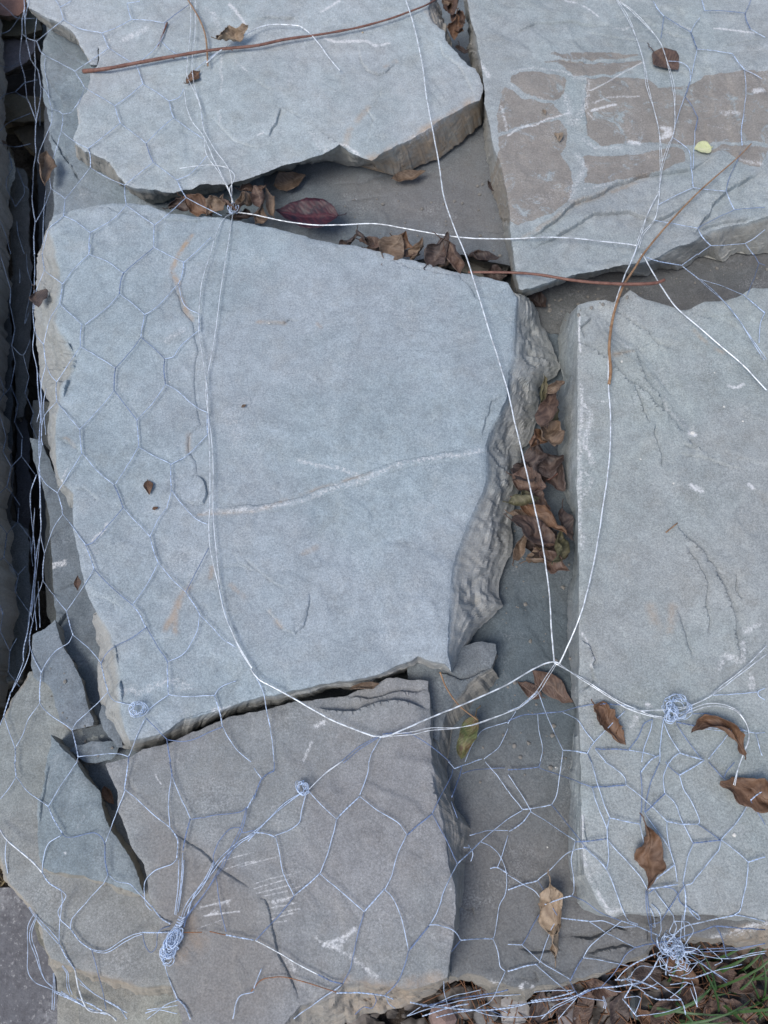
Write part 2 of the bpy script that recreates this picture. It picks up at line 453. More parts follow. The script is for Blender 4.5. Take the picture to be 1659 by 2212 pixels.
def paving_material():
    t = NT('worn_concrete'); v = t.new('ShaderNodeTexCoord').outputs['Object']
    c = t.mix(t.ramp(t.noise(9, 5, .6, v), .4, .62), (0.17, 0.175, 0.19), (0.36, 0.37, 0.38))
    c = t.mix(t.ramp(t.noise(150, 4, .7, v), .3, .62, .0, .6), (0.10, 0.10, 0.11), c)
    c = t.mix(t.ramp(t.noise(300, 3, .7, v), .58, .7, 0, .5), c, (0.5, 0.5, 0.5))
    t.l.new(c, t.b.inputs['Base Color']); t.b.inputs['Roughness'].default_value = .9
    t.l.new(t.bump(t.noise(200, 5, .7, v), .7, .002), t.b.inputs['Normal'])
    return t.m
def prism(name, poly, z0, z1, mat, step=.01, amp=.0015, s=1):
    o = rough_line(poly, step, amp, s, True); n = len(o); c = o.mean(0)
    V = np.vstack([np.c_[o, np.full(n, z1-.002)], np.c_[o*.998+c*.002, np.full(n, z1)], np.c_[o, np.full(n, z0)], [[c[0], c[1], z1]]])
    F = []
    for i in range(n):
        j = (i+1) % n
        F += [(i, j, n+j, n+i), (2*n+i, 2*n+j, j, i), (n+i, n+j, 3*n, 3*n)]
    V2 = V; F3 = []
    for f in F:
        if f[2] == f[3]: F3.append(f[:3])
        else: F3 += [(f[0], f[1], f[2]), (f[0], f[2], f[3])]
    return mesh_np(name, V2, F3, mat, smooth=False, org=np.array([c[0], c[1], z0]))
pv = PD([(-700, 1925), (62, 1917), (96, 1990), (150, 2300), (170, 2600), (-700, 2600)], ZG+.03)
tag(prism('paving_edge', pv[::-1], ZG-.06, ZG+.028, paving_material(), s=4), kind='structure')

# ------------------------------------------------------------------ the stones
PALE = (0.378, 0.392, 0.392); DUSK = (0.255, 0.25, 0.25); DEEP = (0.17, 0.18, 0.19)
def tl(k, *pts): return [tile(k, a, b) for a, b in pts]
GR = 'quarried stone slabs in the netted stack'

slab('pale grey slab with tan broken lower edge, at the top left under the reddish twig',
  [(50,-60),(56,0,60,10),(64,19,75,36),(85,28,95,53),(120,44,122,68),(142,56,145,80),(160,72,165,94),(172,96,183,119),(186,118,190,130),
   (192,136,192,139),(205,138,207,137),(209,116,208,120),(212,100),(214,104),(206,142),(193,148),(192,170),(186,198),(176,208),(166,218),(163,232),(167,250),(170,265),
   (157,294,159,318),(163,312,170,342),(180,322,190,358),(204,334,215,370),(238,350,236,382),(256,380,270,402),(272,398,290,420),(300,404,318,437),
   (318,405,331,440),(345,409,360,437),(374,413,380,430),(413,402,413,424),(430,395,463,417),(486,397,496,408),(530,386,530,397),(548,380,548,387),
   (590,364,590,374),(631,350,648,358),(691,334,681,354),(714,322,707,350),(733,314,747,354),(760,326,775,358),(785,338,803,364),(803,344,833,377),
   (830,327,853,379),(860,312,869,374),(879,301,905,360),(929,274,950,335),(945,261,975,317),(985,240,1010,297),(1025,218,1041,268),(1035,215,1046,228),(1044,197,1045,200),
   (1043,185),(1035,165),(1028,149),(1008,139),(992,122),(972,99,977,102),(962,83,968,85),(959,66,962,66),(935,50,960,60),(922,20,955,30),(930,0,945,0),(925,-60)],
  0.004, -0.046, PALE, seed=1, rind=1.0, group=GR,
  steps=[([(212,100),(240,78),(290,45),(330,10),(350,-40)], -1.3, 14),
         (tl(2,(300,770),(390,830),(520,920),(640,985)), -2.2, 9), (tl(2,(180,700),(150,800),(80,900)), -1.4, 9),
         (tl(2,(180,700),(300,770)), -1.2, 8),
         (tl(2,(680,310),(700,400),(740,460),(810,485),(860,475),(930,410)), 1.1, 6),
         (tl(2,(830,560),(820,630),(800,640),(790,690),(740,700),(780,790),(740,900),(680,930)), .8, 7),
         (tl(2,(0,140),(90,110),(160,120),(290,125)), 1.2, 7), (tl(2,(0,510),(60,560),(130,590)), .6, 7),
         (tl(2,(1200,250),(1230,350),(1330,420),(1440,620)), .7, 6), ([(455,250),(500,300),(560,320)], .6, 9)],
  white=[(tl(2,(300,775),(390,830)),3,1),(tl(2,(520,925),(600,950),(680,1005)),7,1),(tl(2,(380,880),(440,960),(500,980)),22,.45),
         (tl(2,(470,250),(520,275),(640,270),(740,270),(800,300)),9,.9),(tl(2,(830,300),(890,285)),6,.8),(tl(2,(440,75),(560,5)),7,.8),
         (tl(1,(800,260),(900,215),(960,190)),17,.6),(tl(1,(1500,30),(1550,90),(1600,160)),8,.8),(tl(1,(1350,60),(1400,100),(1430,190)),14,.5),
         (tl(1,(1440,370),(1450,620)),6,.6),(tl(1,(1540,390),(1620,470)),6,.6),(tl(2,(280,370),(240,560)),16,.4),(tl(2,(100,460),(200,620),(280,570)),14,.35),
         (tl(2,(150,760),(120,860),(60,950)),20,.35),(tl(1,(1430,720),(1440,800)),8,.6),(tl(2,(20,880),(60,860)),6,.7),
         ([(160,300),(180,325),(235,350),(256,380)],4,.5),([(195,345),(262,385),(300,404)],3,.6),(tl(2,(1140,60),(1180,160)),5,.5),(tl(2,(1000,910),(1150,830),(1200,790)),2.5,.7),
         (tl(1,(640,1000),(720,1040)),10,.4),(tl(1,(1230,1160),(1260,1200)),14,.45)],
  rust=[(tl(2,(770,1060),(1000,960),(1200,830),(1450,680)),26,.95),(tl(2,(860,1130),(1100,1060),(1290,950),(1490,700)),14,.8),(tl(2,(600,940),(620,850),(740,700)),10,.35),
        (tl(2,(1120,60),(1180,150)),9,.4),(tl(2,(860,440),(920,400)),8,.4),([(166,240),(170,265)],6,.3)])

slab('bluish shaded slab under the left side of the pale top slab',
  [(70,-40),(90,20),(96,50),(99,66),(90,80),(88,96),(84,129),(91,165),(91,205),(99,231),(106,265),(104,298),(114,330),(112,397),(114,463),(106,500),(300,560),(560,520),(600,0),(580,-60)],
  -0.050, -0.105, (0.229, 0.259, 0.277), seed=2, und=.004, group=GR,
  steps=[(tl(1,(430,560),(400,640),(420,720),(410,830),(420,1000),(500,1140),(520,1250),(500,1300)), 2.6, 16),
         (tl(1,(290,470),(350,560),(390,640),(410,700),(340,730),(310,700)), 2.2, 12),(tl(1,(310,200),(420,330),(560,440)), 1.6, 18),
         (tl(1,(330,860),(400,1000),(470,1080),(520,1200)), -1.6, 10)],
  white=[(tl(1,(430,350),(400,500)),14,.25)])

slab('brownish slab at the bottom of the recess, below the long horizontal tie wire',
  [(250,250),(1075,230),(1100,420),(1106,560),(1104,572,1104,585),(1050,562,1050,580),(1000,546,1000,562),(960,548),(900,560),(700,590),(480,560),(250,480)],
  -0.052, -0.095, (0.155, 0.167, 0.176), seed=3, sp=.0022, group=GR,
  soft=[(tl(2,(350,1080),(860,1150),(1300,1000),(1480,900),(1560,1300),(1640,1560),(900,1500),(600,1380),(560,1250)),40,.4)],
  white=[(tl(2,(600,1280),(660,1300)),14,.4),(tl(2,(440,1215),(640,1190),(700,1150)),4,.3),(tl(2,(800,1250),(760,1330)),8,.25)],
  steps=[(tl(2,(500,1210),(700,1190),(880,1140)), .8, 5),(tl(2,(560,1320),(760,1290),(1000,1270)), .6, 6),(tl(2,(1100,1560),(1400,1500),(1659,1520)), -.8, 6)])

slab('broad grey slab with rust-brown patches and pale veins, at the top right',
  [(1006,-70,1000,-70),(1010,0,1003,0),(1025,66,1008,66),(1034,120,1013,139),(1045,169,1043,195),(1050,230,1041,250),(1058,281,1043,300),(1066,315,1052,345),(1078,344,1062,400),
   (1090,390,1072,430),(1097,446,1080,455),(1103,500,1090,510),(1110,542,1099,550),(1116,590,1106,580),(1122,618,1110,612),(1130,622,1141,637),
   (1160,611,1163,629),(1213,598,1213,611),(1240,588,1247,601),(1295,575,1282,597),(1320,570,1330,582),(1340,566,1356,586),(1365,563,1394,594),(1395,556,1424,580),(1430,545,1460,584),(1455,528,1487,570),
   (1495,519,1505,556),(1520,498,1530,553),(1545,480,1562,560),(1600,470,1600,550),(1645,462,1655,546),(1720,450,1730,540),(1730,-70)],
  0.006, -0.050, (0.327, 0.340, 0.335), seed=4, rind=.75, group=GR, und=.0022,
  brown=[tl(3,(20,490),(160,465),(370,490),(385,560),(350,640),(300,650),(200,640),(110,615),(60,560),(10,540)),
         tl(3,(-30,560),(20,590),(90,640),(290,670),(330,730),(350,750),(250,780),(60,830),(-60,880),(-70,760)),
         tl(3,(-60,900),(70,850),(200,800),(340,770),(390,830),(380,950),(350,1000),(410,1100),(420,1200),(400,1300),(300,1400),(60,1480),(20,1450),(-10,1250),(-60,1060)),
         tl(3,(520,505),(700,490),(900,500),(1000,560),(1190,545),(1300,485),(1659,465),(1900,480),(1900,940),(1640,925),(1300,940),(1050,950),(980,920),(700,930),(620,950),(520,880),(505,700)),
         tl(3,(490,1010),(700,1025),(1100,965),(1160,1000),(1150,1050),(1000,1120),(750,1180),(600,1205),(500,1200),(520,1100)),
         tl(3,(150,405),(350,390),(600,400),(900,375),(880,395),(700,470),(430,490),(400,455),(330,405)), tl(3,(250,350),(600,325),(900,345),(650,375),(400,380)),
         tl(3,(1290,1000),(1420,990),(1500,1060),(1659,1080),(1700,960),(1400,950))],
  white=[(tl(3,(540,590),(640,540),(740,470),(880,390)),4,1),(tl(3,(540,720),(620,700),(710,690)),7,.8),(tl(3,(560,670),(660,640),(860,620)),6,.6),(tl(3,(490,30),(600,100)),5,1),
         (tl(3,(0,890),(70,840),(180,820),(250,780),(340,750),(400,730)),5,.95),(tl(3,(690,100),(820,80),(1000,100)),7,.45),(tl(3,(700,170),(800,160),(760,180)),6,.6),
         (tl(3,(1010,830),(1060,840),(1010,900),(1060,880)),12,.8),(tl(3,(800,920),(860,930)),11,.9),(tl(3,(1350,180),(1500,200),(1600,220)),6,.9),(tl(3,(1400,740),(1500,740)),14,.6),
         (tl(3,(1620,600),(1659,590)),14,.8),(tl(3,(1500,330),(1659,325)),5,.5),(tl(3,(1000,310),(1150,290)),6,.4),(tl(3,(520,530),(530,600),(490,700),(560,780)),5,.6),
         (tl(3,(430,500),(520,510),(500,690),(440,800),(400,800),(380,620)),20,.5),(tl(3,(500,900),(580,960),(740,960)),15,.5),(tl(3,(440,1010),(510,1080),(430,1220),(410,1320)),16,.5),
         (tl(3,(10,540),(60,580),(120,630),(310,650)),6,.5),(tl(3,(20,465),(160,440),(380,460),(420,490)),9,.5),(tl(3,(500,1240),(700,1200)),9,.5),(tl(3,(100,1490),(260,1450)),8,.4),
         (tl(2,(1470,400),(1530,500)),10,.7),(tl(2,(1620,700),(1650,850)),7,.6),(tl(3,(1300,820),(1450,850)),5,.5),(tl(3,(150,440),(20,480)),5,.4),(tl(3,(1130,150),(1200,180)),5,.6),
         (tl(3,(1510,1040),(1659,1060)),9,.55),(tl(3,(380,0),(450,10)),6,.9)],
  rust=[(tl(3,(100,1560),(320,1430),(430,1330),(560,1290),(750,1220),(900,1150)),7,.35)],
  steps=[(tl(3,(60,1600),(230,1520),(320,1440),(430,1330),(560,1290),(700,1215),(900,1150),(1200,1110),(1350,1010)), 2.4, 16),
         (tl(3,(100,1640),(300,1560),(560,1400),(800,1370),(960,1430),(1080,1380),(1300,1250)), 2.0, 12),
         (tl(3,(1240,1500),(1330,1380),(1370,1290),(1500,1200),(1659,1110)), 3.2, 14),(tl(3,(1250,1480),(1400,1420),(1659,1385)), 2.0, 8),
         (tl(3,(0,220),(100,190),(180,150),(400,130),(560,160),(700,150)), 1.0, 9),(tl(3,(880,180),(1050,190),(1200,250)), .8, 7),(tl(3,(480,190),(700,230),(1000,250)), .5, 9),
         (tl(3,(250,360),(400,400),(900,370)), .6, 5),(tl(3,(1400,300),(1659,250)), .7, 7),
         (tl(3,(520,480),(500,700),(520,880)), -.5, 4),(tl(3,(385,520),(350,640)), .5, 4)],
  bands=[([(1085,640),(1120,560),(1230,470),(1330,420),(1450,390),(1560,330),(1660,280),(1740,250),(1740,560),(1500,600),(1200,660)], 9, 5)])

slab('dark brownish slab in the gap below the brown-patched slab, at the right edge',
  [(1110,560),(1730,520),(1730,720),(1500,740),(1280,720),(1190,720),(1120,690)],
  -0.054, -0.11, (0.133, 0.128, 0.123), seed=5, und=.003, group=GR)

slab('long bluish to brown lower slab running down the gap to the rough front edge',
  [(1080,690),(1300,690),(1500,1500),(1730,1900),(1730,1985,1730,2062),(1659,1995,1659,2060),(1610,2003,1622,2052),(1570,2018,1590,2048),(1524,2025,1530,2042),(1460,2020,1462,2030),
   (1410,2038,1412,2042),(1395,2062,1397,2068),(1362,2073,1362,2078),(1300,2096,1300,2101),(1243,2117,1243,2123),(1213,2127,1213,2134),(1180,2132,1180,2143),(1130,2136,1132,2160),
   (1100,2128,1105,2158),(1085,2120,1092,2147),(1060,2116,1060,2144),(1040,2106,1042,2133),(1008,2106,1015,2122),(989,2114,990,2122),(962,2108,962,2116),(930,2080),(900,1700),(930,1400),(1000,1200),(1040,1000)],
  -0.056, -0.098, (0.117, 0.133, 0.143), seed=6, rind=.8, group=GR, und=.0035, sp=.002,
  soft=[([(900,1700),(1100,1640),(1300,1750),(1400,1860),(1730,1900),(1730,2200),(900,2200)],120,.5)],
  white=[(tl(12,(-300,1440),(-180,1425),(-60,1450),(50,1500),(130,1460),(230,1520)),6,.95),([(1540,2040),(1600,2020),(1659,2000)],18,.8),(tl(12,(80,1460),(200,1490)),8,.6),
         (tl(11,(1360,1320),(1400,1350)),12,.3)],
  rust=[(tl(12,(1500,1130),(1659,1100)),14,.6),(tl(12,(240,1530),(600,1420),(800,1350)),5,.5)],
  steps=[(tl(12,(420,1130),(560,1150),(700,1080),(800,1100)), -1.8, 6),(tl(12,(500,1280),(600,1230),(700,1200),(860,1210)), -1.5, 6),
         (tl(12,(60,1230),(180,1250),(360,1230)), -1.2, 6),(tl(12,(180,1360),(195,1440)), 1.2, 5),(tl(11,(1340,950),(1440,960),(1430,1020)), 1.0, 5),
         (tl(12,(0,1400),(150,1420),(300,1400),(460,1330),(600,1330)), 1.0, 9),(tl(12,(930,960),(960,970),(950,1060)), 2.5, 6),
         (tl(12,(1290,1190),(1430,1165),(1550,1110),(1659,1080)), 2.2, 10),(tl(12,(900,1180),(920,1100),(1010,1080)), 1.3, 7)])

slab('long smooth grey slab with pale left face, at the right side under the wire loops',
  [(1248,658,1221,678),(1272,648),(1309,645),(1325,650),(1339,641),(1362,626),(1395,645),(1444,658),(1474,668),(1494,664),(1524,651),(1570,648),(1603,635),(1626,623),(1646,625),(1730,620),
   (1730,1995),(1646,1988,1646,1994),(1606,1978,1606,1984),(1544,1975,1544,1980),(1478,1972,1478,1978),(1428,1974,1428,1978),(1355,1972,1355,1976),(1325,1985,1325,1988),(1310,1972,1284,1979),
   (1296,1955,1262,1966),(1283,1930,1247,1948),(1270,1905,1243,1911),(1262,1890,1234,1897),(1260,1860,1229,1860),(1258,1800,1230,1780),(1255,1700,1232,1690),(1255,1600,1239,1595),(1252,1540,1243,1530),
   (1252,1500,1234,1500),(1252,1420,1229,1412),(1252,1380,1223,1380),(1252,1300,1224,1285),(1252,1240,1236,1245),(1250,1180,1239,1175),(1250,1100,1232,1097),(1248,1060,1215,1060),(1248,1010,1208,1012),
   (1248,960,1206,960),(1248,850,1206,855),(1248,815,1219,808),(1248,790,1207,785),(1248,750,1203,755),(1248,700,1208,722)],
  0.010, -0.050, (0.317, 0.324, 0.311), seed=7, rind=.0, group=GR, rough=.0007,
  white=[([(1254,830),(1255,900),(1252,1000),(1254,1100),(1256,1180)],9,.6),([(1256,870),(1275,890),(1265,960),(1280,1000)],12,.6),([(1270,860),(1300,868),(1325,866)],5,.6),
         ([(1252,680),(1250,720),(1254,760)],4,.9),([(1256,1010),(1275,1040),(1262,1070)],12,.5),(tl(9,(490,820),(530,900),(560,980),(540,1050)),7,.6),(tl(9,(1540,870),(1530,1000),(1420,970),(1380,1060)),10,.6),
         (tl(9,(1560,800),(1640,760)),10,.6),(tl(9,(1590,1100),(1600,1180)),14,.6),(tl(12,(490,350),(495,650),(530,760),(600,880),(660,980)),6,.7),(tl(12,(500,560),(560,700),(620,720)),22,.4),
         (tl(12,(660,980),(740,960)),8,.7),(tl(6,(1440,860),(1500,870),(1550,850)),6,.8),(tl(6,(1190,1165),(1230,1180)),9,1),(tl(6,(1200,1510),(1280,1540)),9,.8),(tl(6,(1590,1500),(1610,1520)),8,.9),
         (tl(6,(1030,930),(1060,1010),(1200,1130)),14,.45),(tl(9,(850,1350),(800,1430)),11,.55),(tl(9,(900,1280),(920,1300)),9,.7),(tl(12,(780,760),(850,880)),18,.35),(tl(12,(520,400),(640,440)),14,.35),
         (tl(6,(740,560),(830,600)),8,.5),(tl(9,(480,1450),(560,1560)),12,.35)],
  rust=[(tl(9,(930,640),(970,760)),12,.3),(tl(9,(1080,640),(1060,800)),9,.3),(tl(6,(690,650),(820,620)),6,.4),(tl(6,(1210,490),(1320,600),(1420,640)),6,.35)],
  steps=[(tl(6,(450,580),(540,610),(640,680),(740,790),(820,865),(900,900),(960,970),(1060,1060),(1160,1170)), -3.60, 16),
         (tl(6,(690,655),(830,620),(860,690),(910,810),(990,900),(1020,970),(1045,1060),(1050,1110)), -2.40, 11),
         (tl(6,(820,870),(860,960),(890,1040),(930,1110)), -1.80, 9),(tl(6,(700,360),(820,450),(900,500),(960,570),(1060,620)), -2.25, 12),
         (tl(6,(450,330),(540,420),(470,480),(500,560)), -1.80, 11),(tl(6,(970,1090),(960,1180),(1000,1300),(1010,1400)), -1.20, 8),
         (tl(9,(1100,100),(1190,195),(1270,270),(1370,400),(1430,560),(1470,690),(1510,850),(1530,1010)), -2.70, 12),
         (tl(9,(1160,240),(1240,350),(1310,500),(1300,700),(1320,850)), -1.35, 9),(tl(9,(1500,420),(1490,540),(1550,600)), -1.20, 8),
         (tl(9,(480,860),(540,900),(570,990),(560,1060)), -1.65, 7),(tl(9,(1110,650),(1160,800),(1210,1000)), -0.75, 8),
         (tl(9,(480,1210),(560,1120),(530,1010)), -1.20, 9),(tl(6,(1130,350),(1300,420),(1500,400)), -1.50, 16),
         (tl(6,(1560,1400),(1250,1320),(1100,1300)), -0.90, 12),(tl(12,(480,330),(520,560)), -0.90, 8),(tl(6,(1180,1200),(1240,1260),(1140,1230)), -1.20, 11)],
  bands=[([(1252,668),(1300,735),(1370,800),(1430,870),(1500,960),(1520,900),(1470,800),(1440,740),(1400,700),(1330,655),(1290,648)], 13, 9), ([(1480,1180),(1530,1260),(1590,1380),(1620,1560),(1650,1500),(1640,1350),(1590,1240),(1530,1170)], 8, 6)])

slab('largest blue-grey slab in the middle, crossed by a pale curved ridge',
  [(106,492,80,548),(108,478,112,482),(114,466),(136,453),(165,450),(190,446),(215,441),(250,439),(288,438),(318,441),(344,453),(370,462),(430,466),(480,468),(548,481),(615,494),(681,513),(731,523),(780,529),(846,549),
   (863,555),(912,565),(979,582),(1018,590),(1060,600),(1097,610),(1115,640,1150,658),(1112,690,1168,697),(1110,720,1190,734),(1106,745,1200,767),(1103,770,1208,797),(1101,785,1203,813),(1099,805,1180,823),
   (1098,825,1165,836),(1092,862,1164,880),(1075,895,1163,912),(1058,925,1147,949),(1048,960,1127,975),(1049,1000,1125,1020),(1050,1040,1124,1045),(1040,1070,1110,1090),(1030,1090,1108,1120),(1010,1130,1106,1160),
   (997,1165,1105,1180),(985,1200,1090,1225),(979,1230,1076,1256),(975,1260,1079,1285),(972,1295,1084,1306),(970,1330,1064,1329),(969,1360,1041,1352),(968,1385,1028,1374),(968,1410,1005,1411),(972,1432,988,1445),(975,1451,975,1456),
   (962,1435,940,1449),(935,1430,912,1445),(902,1418,899,1444),(866,1435,872,1455),(823,1455,846,1466),(760,1468,787,1479),(707,1478,734,1491),(631,1492,648,1512),(548,1510,548,1534),(509,1520,496,1551),
   (473,1534,446,1570),(397,1550,397,1587),(374,1570,355,1600),(350,1586,331,1611),(298,1593,304,1623),(278,1600,284,1617),(268,1570,262,1612),(262,1533,242,1590),(257,1470,225,1540),(250,1410,213,1480),(240,1370,215,1415),(225,1345,208,1370),
   (208,1325,198,1330),(195,1300),(180,1265),(176,1250),(172,1200),(157,1145),(155,1097),(157,1062,150,1095),(140,1048,128,1050),(129,1038,116,1000),(122,1012,110,965),(118,946,103,935),(121,905,102,880),(129,863,99,845),(136,840,94,830),(155,800,89,813),(162,774,84,780),
   (152,747,81,750),(132,714,79,734),(122,694,78,690),(126,658,77,650),(132,615,76,615),(127,582,78,580),(118,520,79,560)],
  0.0, -0.046, (0.327, 0.353, 0.368), seed=8, rind=.72, group=GR, sp=.0019, rough=.0010,
  white=[([(275,1093),(300,1100),(400,1103)],9,.35),([(440,1106),(548,1102),(640,1085),(700,1062),(780,1038),(860,1005),(920,992),(975,985),(1040,972)],11,.58),
         ([(700,1075),(800,1045),(900,1005),(1030,985)],12,.3),(tl(5,(300,1350),(400,1380),(560,1400),(670,1440)),11,.55),(tl(4,(1490,1060),(1560,1120),(1540,1250)),26,.4),
         (tl(4,(1090,570),(1190,500)),14,.5),(tl(4,(1130,760),(1260,770)),12,.35),(tl(7,(600,210),(660,150),(690,100)),9,.6),(tl(7,(560,270),(760,350)),14,.35),(tl(7,(800,960),(830,980)),14,.4),
         (tl(7,(780,1200),(850,1180),(900,1210),(1100,1130),(1240,1160)),14,.5),(tl(7,(1150,1190),(1300,1180)),9,.4),(tl(7,(1380,1330),(1550,1300)),5,.7),(tl(7,(1240,1030),(1370,990)),6,.4),
         (tl(5,(850,30),(950,70),(1100,90),(1330,130)),12,.4),(tl(5,(1280,200),(1400,300),(1440,420)),16,.25),(tl(1,(1030,1460),(1200,1470)),12,.35),(tl(5,(700,1150),(690,1300)),10,.3),
         (tl(4,(390,330),(460,250)),14,.3),(tl(4,(540,870),(620,930)),18,.3),(tl(5,(400,0),(300,80)),16,.3),([(130,455),(190,452),(280,445)],4,.4),(tl(8,(420,900),(640,930)),20,.25),
         (tl(8,(1380,60),(1360,160)),18,.3),(tl(4,(430,1400),(380,1560)),6,.6),(tl(4,(640,1500),(700,1600)),18,.25)],
  rust=[(tl(1,(1250,1540),(1180,1659)),7,.8),(tl(4,(1160,30),(1120,120),(1160,200),(1180,300),(1250,430)),7,.65),(tl(7,(1240,500),(1190,560),(1140,700),(1080,800)),8,.55),(tl(7,(1150,700),(1150,810)),6,.45),
        (tl(7,(1380,380),(1370,450)),6,.4),(tl(5,(30,440),(100,450),(200,450)),6,.4),(tl(4,(1230,1180),(1220,1280)),6,.35),(tl(8,(320,300),(420,250)),6,.3),([(430,1112),(548,1106),(680,1058),(800,1022)],4,.4),
        (tl(7,(1500,500),(1600,600)),6,.45),(tl(8,(100,680),(180,780)),5,.4),(tl(4,(420,1210),(480,1250)),5,.35),(tl(5,(420,455),(440,480)),5,.35)],
  steps=[(tl(4,(1130,50),(1120,150),(1190,380),(1260,450),(1290,640),(1270,760),(1275,950),(1310,1110),(1240,1170),(1230,1290),(1275,1350),(1280,1430),(1200,1560),(1170,1659)), -.5, 14),
         (tl(4,(1280,1440),(1335,1490),(1350,1560),(1330,1625),(1270,1640)), -1.6, 8),(tl(4,(1200,1600),(1260,1640),(1330,1620)), .8, 6),
         ([(440,1098),(548,1093),(640,1076),(700,1052),(780,1028),(860,996),(920,983),(975,976),(1040,962)], -.5, 9),
         ([(440,1114),(548,1110),(640,1094),(700,1072),(780,1047),(860,1014),(920,1003),(975,996),(1040,984)], .5, 9),
         (tl(8,(-60,330),(0,400),(100,460),(240,545)), .9, 9),(tl(8,(60,640),(130,720),(180,790),(270,825),(330,760),(350,640),(375,520)), .9, 9),
         (tl(5,(60,460),(120,445),(190,455),(230,425),(300,430)), .9, 5),(tl(7,(1530,300),(1560,360),(1640,400)), .7, 7),(tl(7,(1440,390),(1540,370),(1659,410)), .7, 6),
         (tl(7,(1320,620),(1365,680),(1340,740),(1300,790)), .6, 5),(tl(4,(400,500),(460,600),(490,690),(440,830),(400,950)), -2.2, 9),(tl(4,(370,1180),(430,1230),(500,1250),(510,1300)), 1.2, 9),
         (tl(4,(480,1520),(560,1540),(640,1620)), .9, 9),(tl(7,(590,560),(690,600),(800,660)), .8, 9),(tl(7,(740,570),(745,680)), .5, 5),
         (tl(1,(350,1430),(480,1370),(700,1350),(830,1400),(1000,1410)), -1.0, 9),(tl(1,(1040,1380),(1080,1440),(1250,1440),(1450,1425)), .9, 7),
         (tl(5,(1330,130),(1400,210),(1450,290),(1560,270),(1659,220)), -1.4, 12),(tl(5,(1659,930),(1560,960),(1520,1060),(1490,1200)), -1.0, 9),(tl(5,(850,20),(1000,80),(1200,120),(1350,140)), -1.0, 8),
         (tl(7,(740,860),(760,1000),(790,1150),(800,1290)), -1.6, 8),(tl(7,(1130,1420),(1200,1370),(1450,1310)), -.6, 5),(tl(7,(900,860),(1060,860),(1180,860)), .5, 6)])

